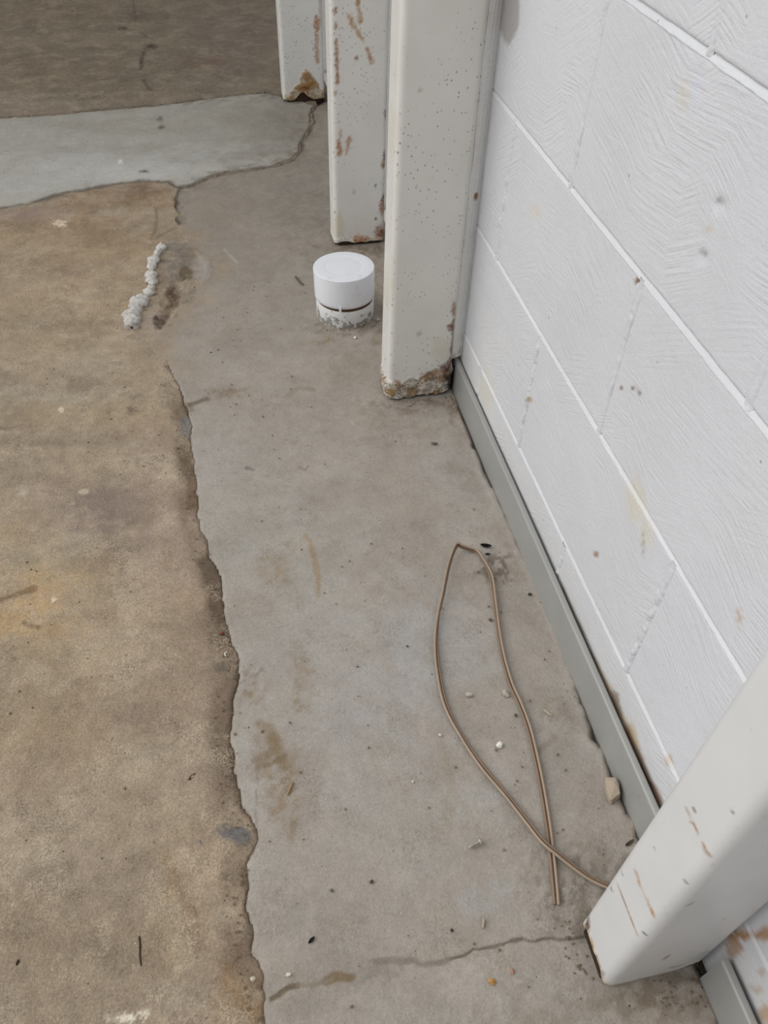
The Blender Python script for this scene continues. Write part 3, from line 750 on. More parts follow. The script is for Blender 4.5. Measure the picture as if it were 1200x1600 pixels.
def paint_B(U, V, s):
    col = np.tile(lin((164, 163, 158)), (len(U), 1))
    dz = np.zeros(len(U))
    n1 = fbm(U * .6, V * 1.6, 5, 1, 4); n2 = fbm(U * .6, V * 1.5 + 4, 9, 2, 5)
    mixc(col, sstep(.5, .68, n1) * .6, (172, 173, 171))
    mixc(col, sstep(.5, .68, n2) * .5, (150, 147, 139))
    for e, c, w in [
        ((-0.6596, 2.2238, 0.1822, -0.0271, -0.0022, 0.0904), (178,179,178), .7),
        ((-0.5609, 2.1504, 0.147, -0.0222, 0.0003, 0.0467), (184,184,182), .6),
        ((-0.4107, 2.1868, 0.067, -0.01, 0.0054, 0.0983), (168,168,166), .5),
        ((-0.8552, 2.4416, 0.1561, -0.0224, -0.0074, 0.0924), (160,160,156), .5),
        ((-0.2307, 2.445, 0.1291, -0.0182, 0.0184, 0.1781), (140,136,128), .75),
        ((-0.1537, 2.3869, 0.0729, -0.0103, 0.0247, 0.1934), (128,122,113), .6),
        ((-0.3756, 2.4893, 0.1289, -0.0181, 0.0052, 0.0882), (154,151,144), .5),
        ((-0.3066, 2.212, 0.0682, -0.0101, 0.0028, 0.0329), (120,112,102), .35),
        ((-0.7892, 2.3454, 0.2038, -0.0297, -0.0022, 0.0345), (150,148,142), .4),
        ((-0.6661, 2.4969, 0.1797, -0.0254, -0.0009, 0.0381), (150,146,138), .5),
        ((-0.5219, 2.5098, 0.0073, -0.001, 0.0004, 0.0193), (70,64,56), .7),
        ((-0.569, 2.1593, 0.0114, -0.0017, 0.0, 0.0077), (74,68,60), .8),
        ((-0.5194, 2.4482, 0.0072, -0.001, 0.0003, 0.0139), (80,74,66), .8),
        ((-0.6301, 2.2314, 0.005, -0.0007, -0.0002, 0.0121), (220,220,216), .9),
    ]:
        mixc(col, emask(U, V, e, .8, 1.2, 1.6, 5, 6) * w, c)
    nn = fbm(U, V, 60, 6, 3)
    mixc(col, (1 - sstep(.001, .012, s + (nn - .5) * .014)) * .75, (84, 74, 62))
    mixc(col, (1 - sstep(.01, .06, s)) * .5 * sstep(.45, .62, nn) * (U > -.45), (110, 100, 88))
    return col, dz


xB = axis((-1.25, -0.02, 0.005))
yB = axis((1.85, 2.72, 0.005))
strip_b = patch('concrete_strip', xB, yB, B_POLY, -0.0005, paint_B, 'pale bluish grey concrete strip crossing the back of the floor', edge_drop=1.3, tone=np.array([1.14, 1.09, 1.03]))

# ------------------------------------------------------------------ block wall
core = bpy.data.meshes.new('wall_right')
bm = bmesh.new()
bmesh.ops.create_cube(bm, size=1.0)
for v in bm.verts:
    v.co = Vector((0.003 if v.co.x < 0 else 0.2, -0.8 if v.co.y < 0 else 6.6, -0.1 if v.co.z < 0 else 2.72))
bm.to_mesh(core); bm.free()
a = core.attributes.new('tint', 'FLOAT_COLOR', 'POINT')
WHITE = (210, 210, 213)
wl = lin(WHITE)
for i in range(len(core.vertices)):
    a.data[i].color = (wl[0], wl[1], wl[2], 0)
wall = link('wall_right', core, M_WALL)
tag(wall, 'white painted concrete block wall', kind='structure')

PITS = [((0.5565, 0.6336, -0.0072, 0.0034, 0.0025, 0.0036), .0022), ((0.5563, 0.5871, -0.0067, 0.0037, 0.0024, 0.0034), .0022), ((0.6452, 0.513, -0.0045, 0.0026, 0.0013, 0.0021), .001), ((0.6735, 0.6787, -0.0051, 0.0017, 0.0022, 0.0034), .001)]
WSPOTS = [
    ((1.1125, 0.6267, -0.0392, 0.0103, 0.0148, 0.033), (168,164,161), .95, .12, .12),
    ((0.6452, 0.513, -0.0045, 0.0026, 0.0013, 0.0021), (120,84,48), .9, .4, .3),
    ((1.1619, 0.3505, -0.0151, 0.0071, 0.002, 0.0053), (140,96,48), .9, .4, .3),
    ((0.5642, 0.1843, -0.005, 0.0057, 0.002, 0.0036), (150,110,72), .8, .4, .3),
    ((0.6164, 0.4016, -0.0023, 0.0018, 0.0011, 0.0017), (120,90,66), .9, .4, .3),
    ((0.5942, 0.417, -0.0033, 0.0025, 0.001, 0.0017), (112,84,62), .9, .4, .3),
    ((0.5827, 0.4217, -0.0032, 0.0025, 0.001, 0.0017), (112,84,62), .9, .4, .3),
    ((0.5615, 0.61, -0.0075, 0.0038, 0.0011, 0.0017), (206,192,168), .8, .4, .4),
    ((0.5587, 0.6368, -0.004, 0.0019, 0.0014, 0.002), (150,146,140), .7, .4, .4),
    ((0.5589, 0.5892, -0.0042, 0.0023, 0.0012, 0.0017), (150,146,140), .7, .4, .4),
    ((0.6541, 0.6828, -0.0086, 0.003, 0.0071, 0.0108), (208,203,188), .5, .5, .9),
    ((0.6392, 0.6955, -0.0074, 0.0025, 0.0069, 0.0104), (206,210,224), .45, .5, .9),
    ((0.5284, 0.3178, -0.0159, 0.0162, 0.0127, 0.0206), (212,204,186), .7, .4, .5),
    ((0.4928, 0.3052, -0.0111, 0.0123, 0.009, 0.0144), (214,208,194), .6, .4, .5),
    ((0.49, 0.2877, -0.0019, 0.0021, 0.0076, 0.0122), (160,152,138), .6, .4, .5),
    ((0.8284, 0.2171, -0.008, 0.0063, 0.0016, 0.0033), (170,150,110), .8, .4, .3),
    ((0.3368, 0.3631, -0.0023, 0.0031, 0.0048, 0.0068), (186,160,126), .6, .4, .5),
    ((0.4322, 0.0654, -0.0059, 0.0099, 0.0045, 0.0076), (120,104,86), .8, .4, .5),
    ((0.3209, 0.1217, -0.004, 0.0081, 0.0034, 0.0052), (190,160,120), .7, .4, .5),
    ((0.9194, 0.4516, -0.0157, 0.0076, 0.0034, 0.0069), (214,206,188), .6, .5, .5),
    ((0.9951, 0.104, -0.0271, 0.021, 0.0124, 0.0302), (212,206,190), .5, .5, .5),
    ((0.1494, 0.0995, -0.0087, 0.0314, 0.0037, 0.0053), (160,112,58), .9, .3, .9),
    ((0.1462, 0.0733, -0.0042, 0.0156, 0.0058, 0.0085), (150,104,56), .8, .3, .9),
    ((0.1364, 0.1502, -0.006, 0.0215, 0.0039, 0.0054), (168,122,70), .8, .35, .5),
    ((0.1157, 0.1053, -0.0018, 0.0071, 0.004, 0.0056), (176,150,118), .6, .4, .5),
    ((0.1083, 0.0786, -0.0028, 0.0124, 0.0021, 0.0029), (168,132,92), .6, .4, .5),
    ((0.0876, 0.0755, -0.0029, 0.0148, 0.0065, 0.0092), (176,134,84), .8, .4, .5),
]
WSTROKES = [
    ([(0.974, 0.0523), (0.8253, 0.0311), (0.6809, 0.0425), (0.6052, 0.0485)], .004, (196,180,144), .7),
    ([(0.6052, 0.0485), (0.545, 0.0489), (0.4788, 0.0502)], .005, (172,140,92), .8),
    ([(0.4788, 0.0502), (0.4202, 0.0552), (0.3838, 0.0582)], .007, (186,160,118), .75),
    ([(0.4342, 0.062), (0.4182, 0.0617)], .005, (118,96,76), .8),
    ([(0.3838, 0.0582), (0.3532, 0.0532), (0.3327, 0.0543), (0.3105, 0.0518)], .007, (140,92,46), .85),
    ([(0.3487, 0.0459), (0.3221, 0.0484)], .004, (96,62,34), .8),
    ([(0.3839, 0.0737), (0.3708, 0.067)], .004, (190,160,120), .6),
    ([(1.1207, 0.0362), (1.0259, 0.0379), (0.9392, 0.0395)], .006, (190,180,160), .7),
]


def paint_wall(Y, Z):
    col = np.tile(wl, (len(Y), 1))
    n = fbm(Y, Z, 4, 3, 4)
    mixc(col, sstep(.52, .7, n) * .35, (216, 214, 209))
    mixc(col, sstep(.9, .3, Y) * .25, (212, 214, 221))
    for e, c, s, ed, nz in WSPOTS:
        m = emask(Y, Z, e, ed, nz, 1.5, 3)
        if m.any():
            mixc(col, m * s, c)
    for p, w, c, s in WSTROKES:
        m = smask(Y, Z, p, w * 1.7, .55, 1.2, 4)
        mixc(col, m * s, c)
    mixc(col, (1 - sstep(.075, .13, Z + (fbm(Y, Z, 30, 2, 4) - .5) * .08)) * .22, (206, 200, 186))
    return col


def block_mesh(y0, y1, z0, z1, step, seed):
    ya = axis((y0, y0 + .006, .0015), (y0 + .006, y1 - .006, step), (y1 - .006, y1, .0015))
    za = axis((z0, z0 + .006, .0015), (z0 + .006, z1 - .006, step), (z1 - .006, z1, .0015))
    ya = np.concatenate([[y0], ya, [y1]]); za = np.concatenate([[z0], za, [z1]])
    YY, ZZ = np.meshgrid(ya, za)
    Y = YY.ravel(); Z = ZZ.ravel()
    jit = (fbm(Y, Z, 60, seed, 3) - .5)
    dh = np.minimum(Y - y0, y1 - Y) + jit * .003
    db = Z - z0; dt = z1 - Z
    x = (fbm(Y, Z, 12, 2, 4) - .5) * -.0016 + jit * -.0007
    r = .0055
    x += .0016 * np.clip(1 - dh / r, 0, 1) ** 2
    x += .0004 * np.clip(1 - (dt + jit * .002) / .004, 0, 1) ** 2
    x += .0010 * np.clip(1 - (db + jit * .002) / .003, 0, 1) ** 2
    for e, dep in PITS:
        x += dep * emask(Y, Z, e, .5, .3, 1, 2)
    ny, nx = len(za), len(ya)
    X = x.reshape(ny, nx)
    X[0, :] = .012; X[-1, :] = .012; X[:, 0] = .012; X[:, -1] = .012
    V3 = np.stack([X.ravel(), Y, Z], 1)
    # winding so the normal points to -x
    Fq = gridfaces(ny, nx)[:, ::-1]
    return V3, Fq, Y, Z


coarse = {}
ncourse = 14
for c in range(ncourse):
    z0 = -.08 + .2 * c
    off = .436 if c % 2 == 1 else .636
    k0 = int(math.floor((-.6 - off) / .4)); 
    y = off + .4 * k0
    while y < 6.2:
        ya, yb = y + .0035, y + .4 - .0035
        za, zb = z0 + .0042, z0 + .2 - .0030
        vis = (yb > .0) and (ya < 1.25) and (za < 1.1)
        if vis:
            V3, Fq, Y, Z = block_mesh(ya, yb, za, zb, .005, c * 3 + int(y * 10) % 5)
            colr = paint_wall(Y, Z)
            cen = np.array([0, (ya + yb) / 2, (za + zb) / 2])
            me = mesh_np('block', V3 - cen, Fq, colr, np.zeros(len(Y)))
        else:
            if 'b' not in coarse:
                V3, Fq, Y, Z = block_mesh(-.1965, .1965, -.095, .095, .04, 1)
                coarse['b'] = mesh_np('block', V3, Fq, np.tile(wl, (len(Y), 1)), np.zeros(len(Y)))
            me = coarse['b']
            cen = np.array([0, (ya + yb) / 2, (za + zb) / 2])
        link('block', me, M_WALL, wall, tuple(cen))
        y += .4


def joint_mesh(y0, y1, zj, fine):
    ya = axis((y0, .02, .1), (.02, 1.25, .005 if fine else .1), (1.25, y1, .2))
    t = np.linspace(-1, 1, 9)
    YY, TT = np.meshgrid(ya, t)
    Y = YY.ravel(); T = TT.ravel()
    wid = .0046 + .004 * (fbm(Y, Y * 0 + zj, 7, 3, 3) - .5) + .002 * (fbm(Y, Y * 0 + zj, 60, 4, 2) - .5)
    Z = zj + .0004 + T * wid
    # sloped weather joint: flush with the block below, tucked under the block above
    x = -.0009 + .0046 * ((T + 1) / 2) ** 1.5 + (fbm(Y, Z, 70, 5, 3) - .5) * .0010
    x = np.where(T < -.98, .0012, x)
    V3 = np.stack([x, Y, Z], 1)
    return V3, gridfaces(len(t), len(ya))[:, ::-1], Y, Z


for c in range(ncourse):
    zj = -.08 + .2 * c
    V3, Fq, Y, Z = joint_mesh(-.8, 6.5, zj, zj < 1.2)
    colr = paint_wall(Y, Z) if zj < 1.2 else np.tile(wl, (len(Y), 1))
    mixc(colr, np.full(len(Y), .5), (218, 218, 219))
    link('mortar_joint', mesh_np('mortar_joint', V3, Fq, colr, np.zeros(len(Y))), M_WALL, wall)
for c in range(6):
    z0 = -.08 + .2 * c
    off = .436 if c % 2 == 1 else .636
    for k in range(-2, 3):
        yj = off + .4 * k
        if not (-.05 < yj < 1.2):
            continue
        za = axis((z0, z0 + .2, .003)); t = np.linspace(-1, 1, 7)
        TT, ZZ = np.meshgrid(t, za)
        Z = ZZ.ravel(); T = TT.ravel()
        cy = yj + (fbm(Z, Z * 0 + yj, 20, 2, 3) - .5) * .004
        Y = cy + T * (.0062 + .005 * (fbm(Z, Z * 0 + yj, 50, 3, 2) - .5))
        x = .0018 * T * T - .0009 - ((fbm(Y, Z, 75, 4, 4) - .5) * .0070 + (fbm(Y, Z, 260, 2, 2) - .5) * .0040) * sstep(.25, .6, fbm(Z, Z * 0 + yj, 12, 1, 2))
        x = np.where(np.abs(T) > .98, .0016, x)
        V3 = np.stack([x, Y, Z], 1)
        link('mortar_joint', mesh_np('mortar_joint', V3, gridfaces(len(za), len(t))[:, ::-1], paint_wall(Y, Z), np.zeros(len(Y))), M_WALL, wall)

# ------------------------------------------------------------------ unseen roof and back wall added to darken the far bay
def boxmesh(name, lo, hi):
    me = bpy.data.meshes.new(name)
    b = bmesh.new(); bmesh.ops.create_cube(b, size=1.0)
    for v in b.verts:
        v.co = Vector([lo[i] if v.co[i] < 0 else hi[i] for i in range(3)])
    b.to_mesh(me); b.free()
    return me


tag(link('added_shade_roof', boxmesh('added_shade_roof', (-3.2, 2.35, 2.50), (0.0, 6.6, 2.60)), M_SHADE_BOX), 'unseen roof deck added to shade the far bay', kind='structure')
tag(link('added_shade_wall_back', boxmesh('added_shade_wall_back', (-3.2, 6.4, -0.05), (0.0, 6.6, 2.50)), M_SHADE_BOX), 'unseen back wall added to shade the far bay', kind='structure')

tag(link('added_shade_wall_front', boxmesh('added_shade_wall_front', (-1.5, -1.25, -0.05), (0.0, -1.05, 2.60)), M_SHADE_BOX), 'unseen wall added behind the viewer to shade front faces', kind='structure')  # added out of view to cut light on faces turned to the camera

# ------------------------------------------------------------------ steel posts
POSTC = (222, 219, 213)


def make_post(name, x0, x1, y0, y1, label, paint, bottom, caulk=True, hi=2.5, fz=.8, lean=(0, 0), foot_in=.003, cz0=.075, spot=1.0, gap_shade=0):
    root = link(name, None, loc=((x0 + x1) / 2, (y0 + y1) / 2, 0))
    tag(root, label, 'post', 'white steel posts along the block wall')
    r = .011
    per = []

    def seg(a, b, n):
        for i in range(n):
            t = i / n
            per.append((a[0] + (b[0] - a[0]) * t, a[1] + (b[1] - a[1]) * t))

    def arc(cx, cy, a0, a1, n=7):
        for i in range(n):
            t = math.radians(a0 + (a1 - a0) * i / n)
            per.append((cx + r * math.cos(t), cy + r * math.sin(t)))
    st = .0035
    seg((x0 + r, y0), (x1 - r, y0), int((x1 - x0) / st))
    arc(x1 - r, y0 + r, -90, 0)
    seg((x1, y0 + r), (x1, y1 - r), 8)
    arc(x1 - r, y1 - r, 0, 90)
    seg((x1 - r, y1), (x0 + r, y1), 12)
    arc(x0 + r, y1 - r, 90, 180)
    seg((x0, y1 - r), (x0, y0 + r), int((y1 - y0) / st))
    arc(x0 + r, y0 + r, 180, 270)
    per = np.array(per); n = len(per)
    zs = axis((0, .012, .002), (.012, fz, .0035), (fz, hi, .1))
    PX = np.tile(per[:, 0], len(zs)); PY = np.tile(per[:, 1], len(zs)); PZ = np.repeat(zs, n)
    nx = np.gradient(np.r_[per[-1:, 1], per[:, 1], per[:1, 1]])[1:-1]
    ny = -np.gradient(np.r_[per[-1:, 0], per[:, 0], per[:1, 0]])[1:-1]
    L = np.hypot(nx, ny); nx /= L; ny /= L
    NX = np.tile(nx, len(zs)); NY = np.tile(ny, len(zs))
    bt = bottom(PX, PY)
    # the plate's lower edge is eaten ragged: squeeze the lowest rows up
    Z = np.where(PZ < .05, bt + (PZ / .05) * (.05 - bt), PZ)
    front = (NY < -.5); left = (NX < -.5)
    col, rg, disp = paint(PX, PY, Z, front, left, bt)
    PXd = PX + NX * disp + lean[0] * Z; PYd = PY + NY * disp + lean[1] * Z
    o = np.array([(x0 + x1) / 2, (y0 + y1) / 2, 0])
    me = mesh_np('shaft', np.stack([PXd, PYd, Z], 1) - o, gridfaces(len(zs), n, True), col, rg)
    at_ = me.attributes.new('spot', 'FLOAT', 'POINT')
    at_.data.foreach_set('value', np.full(len(PX), spot, np.float32))
    link('shaft', me, M_POST, root)
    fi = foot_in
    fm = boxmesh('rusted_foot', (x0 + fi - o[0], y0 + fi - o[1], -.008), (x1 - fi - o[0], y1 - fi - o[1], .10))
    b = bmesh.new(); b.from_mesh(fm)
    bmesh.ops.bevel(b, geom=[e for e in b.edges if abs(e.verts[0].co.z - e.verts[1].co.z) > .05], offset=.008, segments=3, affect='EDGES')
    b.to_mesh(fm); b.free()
    if gap_shade:
        pm = boxmesh('gap_shade_block', (x1 - .006 - o[0], y0 + .012 - o[1], -.008), (-.0005 - o[0], y0 + .040 - o[1], gap_shade))  # added dark box in place of the shaded cavity
        link('gap_shade_block', pm, M_GAP_SHADE, root)['label'] = 'dark block standing in for shade in the gap between post and wall'
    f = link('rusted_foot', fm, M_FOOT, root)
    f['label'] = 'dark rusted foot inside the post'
    if caulk:
        zc = axis((cz0, .8, .004), (.8, hi, .1)); t = np.linspace(0, 1, 22)
        TT, ZZ = np.meshgrid(t, zc)
        Zc = ZZ.ravel(); T = TT.ravel()
        wv = (fbm(Zc, Zc * 0 + y0, 16, 3, 4) - .5) * .005
        xa = x1 - .0055 + wv * (1 - T)
        Xc = xa + (.0015 - xa) * T + lean[0] * Zc * (1 - T)
        Yc = y0 + .0035 + .009 * T ** 1.4 + (fbm(Xc * 3, Zc, 120, 4, 3) - .5) * .0012 + .0002 * np.sin(T * 26)
        Yc = np.where(T < .06, y0 + .012, Yc)
        cc = np.tile(lin((226, 225, 222)), (len(T), 1))
        mixc(cc, emask(Xc, Zc, (-.008, .372, .004, 0, 0, .006), .4, .3, 1, 2) * (y0 > 1.1) * (y0 < 1.2), (140, 96, 48))
        mixc(cc, (1 - sstep(.07, .11, T)) * .8, (96, 84, 72))
        mixc(cc, (1 - sstep(.08, .13, Zc)) * .5 * sstep(.45, .6, fbm(Xc, Zc, 80, 2, 3)), (150, 118, 78))
        V3 = np.stack([Xc, Yc, Zc], 1) - o
        link('caulk_bead', mesh_np('caulk_bead', V3, gridfaces(len(zc), len(t)), cc, np.full(len(T), .12)), M_POST, root)
    return root


def base_cols(PX, PY, Z):
    col = np.tile(lin(POSTC), (len(PX), 1))
    n = fbm(PX + PY, Z, 9, 3, 4)
    mixc(col, sstep(.5, .7, n) * .4, (214, 210, 202))
    return col, np.zeros(len(PX)), np.zeros(len(PX))


RUST = (146, 100, 56); DRUST = (92, 54, 28); BLACK = (34, 26, 20); CREAM = (214, 200, 172); OCH = (176, 132, 78)


def dab(col, A, B, msk, items, edge=.4, nz=.6, k=3):
    for e, c, s in items:
        m = emask(A, B, e, edge, nz, 2.2, k) * s * msk
        mixc(col, m * (.68 + .32 * sstep(.38, .52, fbm(A, B, 230, 2, 3))), c)


def strokes(col, A, B, msk, items, k=3):
    for p, w, c, s in items:
        m = smask(A, B, p, w, .7, 1.6, k) * s * msk
        mixc(col, m * (.55 + .45 * sstep(.38, .52, fbm(A, B, 260, 2, 3))), c)


# --- post in the middle of the picture (beside the white cap)
NY0 = 1.125


def paint_near(PX, PY, Z, fr, lf, bt):
    col, rg, dp = base_cols(PX, PY, Z)
    top = .036 + .016 * sstep(-.14, -.03, PX) + (fbm(PX * 1.0 + PY, Z, 60, 4, 4) - .5) * .03
    m = 1 - sstep(top - .004, top + .003, Z)
    rg = np.maximum(rg, m)
    mixc(col, m * .8, (206, 197, 184))
    dp += m * (fbm(PX + PY, Z, 120, 2, 3) - .35) * .010
    n = fbm(PX + PY, Z, 90, 5, 3)
    mixc(col, m * sstep(.50, .60, n) * .75, (158, 120, 74))
    line = np.exp(-((Z - top) / .0045) ** 2)
    mixc(col, line * sstep(.44, .56, n) * .9 * (fr | lf), RUST)
    rr = sstep(-.075, -.03, PX) * fr
    mixc(col, np.exp(-((Z - top - .002) / .006) ** 2) * rr * sstep(.36, .5, n), DRUST)
    dab(col, PX, Z, fr, [
        ((-0.031, 0.0585, 0.0109, -0.0013, -0.0009, 0.01), DRUST, .95), ((-0.0249, 0.0704, 0.006, -0.0007, -0.0007, 0.0085), DRUST, .9),
        ((-0.027, 0.0394, 0.0074, -0.0009, -0.0009, 0.0102), BLACK, .95), ((-0.0205, 0.0211, 0.0062, -0.0009, -0.0019, 0.0206), BLACK, .9),
        ((-0.0578, 0.0492, 0.0097, -0.0013, -0.0004, 0.0057), DRUST, .9), ((-0.0473, 0.0521, 0.0109, -0.0014, -0.0004, 0.0057), RUST, .8),
        ((-0.0302, 0.1439, 0.0058, -0.0007, -0.0007, 0.0078), (110,66,36), .95), ((-0.0278, 0.1793, 0.0046, -0.0005, -0.0014, 0.015), RUST, .8),
        ((-0.0857, 0.1385, 0.0046, -0.0005, -0.0003, 0.0052), (170,168,150), .7), ((-0.108, 0.5313, 0.0036, -0.0001, -0.0002, 0.0033), (176,150,118), .8),
        ((-0.0429, 0.1016, 0.019, -0.0023, -0.0021, 0.027), (206,196,172), .45), ((-0.1303, 0.0183, 0.0036, -0.0005, -0.0003, 0.0117), (178,140,70), .8),
    ])
    strokes(col, PX, Z, fr, [([(-0.0259, 0.1588), (-0.0246, 0.1196), (-0.0232, 0.0786)], .0025, DRUST, .7)])
    dab(col, PY, Z, lf, [((1.1582, 0.4706, -0.032, 0.0123, 0.005, 0.033), (214,206,186), .5), ((1.1512, 0.228, -0.0364, 0.0214, 0.0059, 0.0428), (206,198,178), .5)])
    return col, rg, dp


def bot_near(PX, PY):
    return .001 + .004 * fbm(PX, PY, 70, 3, 3) + .006 * sstep(-.05, -.03, PX) * fbm(PX, PY, 90, 1, 2)


make_post('steel_post', -.138, -.0185, NY0, 1.192, 'white steel post with flaking lumpy base directly right of the plastic pipe cap', paint_near, bot_near, gap_shade=.05)

# --- next post back
MY0 = 1.697


def paint_mid(PX, PY, Z, fr, lf, bt):
    col, rg, dp = base_cols(PX, PY, Z)
    mixc(col, (1 - sstep(.0, .10, Z)) * .3, (214, 206, 186))
    strokes(col, PX, Z, fr, [
        ([(-0.0886, 0.5015), (-0.0861, 0.4826), (-0.0823, 0.4591)], .0045, (168,126,84), .9),
        ([(-0.1046, 0.4683), (-0.096, 0.4509), (-0.086, 0.4374), (-0.0784, 0.4272)], .0045, (178,144,104), .9),
        ([(-0.0681, 0.4078), (-0.0629, 0.3962), (-0.0576, 0.3845)], .0045, (166,122,80), .9),
        ([(-0.1292, 0.3942), (-0.1283, 0.3757), (-0.1287, 0.3523)], .0038, RUST, .9),
        ([(-0.13, 0.4235), (-0.1288, 0.4168)], .0042, (160,112,70), .9),
        ([(-0.1302, 0.4101), (-0.129, 0.4055)], .0042, (150,100,60), .9),
        ([(-0.1301, 0.4797), (-0.1302, 0.4755)], .0042, (150,104,64), .9),
        ([(-0.1306, 0.4541), (-0.1307, 0.4498)], .004, (150,104,64), .8),
        ([(-0.1267, 0.2346), (-0.1271, 0.2107)], .0052, (166,112,64), .85),
        ([(-0.1048, 0.2413), (-0.1076, 0.2282), (-0.1105, 0.2124)], .0045, (162,110,64), .85),
        ([(-0.1236, 0.2566), (-0.1238, 0.2476)], .0035, (160,120,84), .7),
        ([(-0.0291, 0.29), (-0.0274, 0.2759)], .003, DRUST, .8),
        ([(-0.0268, 0.2046), (-0.0261, 0.177)], .004, DRUST, .9),
    ])
    dab(col, PX, Z, fr, [
        ((-0.0898, 0.3938, 0.0039, -0.0002, 0.0, 0.0034), (140,100,64), .9),
        ((-0.0304, 0.1815, 0.0056, -0.0004, -0.0003, 0.0083), RUST, .9),
        ((-0.0295, 0.0846, 0.0074, -0.0005, -0.0004, 0.018), (144,88,42), .95), ((-0.027, 0.1024, 0.0044, -0.0004, -0.0003, 0.0118), DRUST, .8),
        ((-0.034, 0.0234, 0.0121, -0.001, -0.0004, 0.0173), (138,84,38), .95), ((-0.0248, 0.0163, 0.0061, -0.0005, -0.0003, 0.0127), DRUST, .95),
        ((-0.0882, 0.0121, 0.009, -0.0008, 0.0, 0.011), (166,104,48), .95), ((-0.0747, 0.0109, 0.0091, -0.0007, 0.0, 0.008), (160,104,50), .85),
        ((-0.0641, 0.0116, 0.0061, -0.0005, -0.0001, 0.0064), (160,104,50), .85),
        ((-0.0452, 0.0585, 0.0029, -0.0002, -0.0001, 0.0031), BLACK, .9), ((-0.0466, 0.1359, 0.0029, -0.0002, -0.0001, 0.0029), BLACK, .9),
        ((-0.1296, 0.0498, 0.0118, -0.0009, 0.0004, 0.0274), (206,198,168), .6), ((-0.0398, 0.008, 0.0214, -0.0018, -0.0001, 0.0064), (206,190,164), .6),
        ((-0.133, 0.3309, 0.0039, -0.0002, 0.0001, 0.0048), RUST, .8), ((-0.0955, 0.1249, 0.0043, -0.0003, 0.0, 0.0057), (190,170,140), .7),
    ])
    dab(col, PX, Z, 1.0 * ((PX < -.12) & (PY < 1.703)), [
        ((-0.1408, 0.0796, 0.0029, -0.0003, 0.0001, 0.0044), BLACK, .95), ((-0.1411, 0.0615, 0.0029, -0.0003, 0.0, 0.003), BLACK, .95), ((-0.1401, 0.1106, 0.0014, -0.0001, 0.0, 0.0029), BLACK, .9),
        ((-0.1431, 0.397, 0.0025, -0.0001, 0.0001, 0.0034), (150,120,84), .8), ((-0.1408, 0.2115, 0.0027, -0.0001, 0.0001, 0.004), (60,50,40), .8),
    ])
    m = (1 - sstep(.004, .012, Z - bt)) * (fbm(PX + PY, Z, 90, 4, 3))
    rg = np.maximum(rg, m * .8)
    dp += m * .001
    return col, rg, dp


def bot_mid(PX, PY):
    return .001 + .008 * fbm(PX, PY, 50, 2, 3) + .006 * np.exp(-((PX + .118) / .014) ** 2)


make_post('steel_post', -.141, -.024, MY0, 1.764, 'white steel post with rust scrapes standing behind the plastic pipe cap', paint_mid, bot_mid, spot=.75)

# --- farthest post
RY0 = 2.583


def paint_rear(PX, PY, Z, fr, lf, bt):
    col, rg, dp = base_cols(PX, PY, Z)
    top = .028 + .055 * np.exp(-((PX + .078) / .032) ** 2) + (fbm(PX + PY, Z, 45, 4, 4) - .5) * .03
    m = (1 - sstep(top - .006, top + .004, Z)) * fr
    rg = np.maximum(rg, m)
    n = fbm(PX + PY, Z, 60, 5, 3)
    mixc(col, m * .8, (204, 186, 156))
    mixc(col, m * sstep(.42, .56, n) * .85, (164, 122, 72))
    dp += m * (n - .35) * .008
    dab(col, PX, Z, fr, [
        ((-0.0697, 0.0438, 0.0195, -0.0009, 0.0005, 0.0108), (170,118,58), .85), ((-0.0855, 0.0391, 0.0117, -0.0005, 0.0003, 0.0054), DRUST, .8),
        ((-0.0968, 0.0086, 0.0118, -0.0006, 0.0005, 0.0091), BLACK, .95), ((-0.0791, 0.0077, 0.0079, -0.0003, 0.0003, 0.0074), BLACK, .95), ((-0.1109, 0.0019, 0.0118, -0.0006, 0.0003, 0.0055), (50,36,24), .9),
        ((-0.1383, 0.0032, 0.0079, -0.0004, 0.0005, 0.0073), (70,46,28), .9), ((-0.0298, 0.0035, 0.0059, -0.0003, 0.0002, 0.0074), (50,40,30), .8),
        ((-0.0491, 0.0192, 0.0276, -0.0013, 0.0005, 0.0146), (208,202,184), .5),
    ])
    strokes(col, PX, Z, fr, [
        ([(-0.0434, 0.2272), (-0.0426, 0.1978)], .007, (166,110,62), .9),
        ([(-0.0448, 0.188), (-0.0443, 0.1512), (-0.0438, 0.1117)], .006, (168,122,80), .8),
        ([(-0.0309, 0.2683), (-0.033, 0.2041)], .004, (170,140,104), .4),
    ])
    return col, rg, dp


def bot_rear(PX, PY):
    return .002 + .008 * fbm(PX, PY, 60, 1, 3) + .022 * np.exp(-((PX + .093) / .016) ** 2)


make_post('steel_post', -.151, -.024, RY0, 2.652, 'farthest white steel post with ochre rusted broken base', paint_rear, bot_rear)

# --- post nearest the viewer, lower right
CY0 = .150


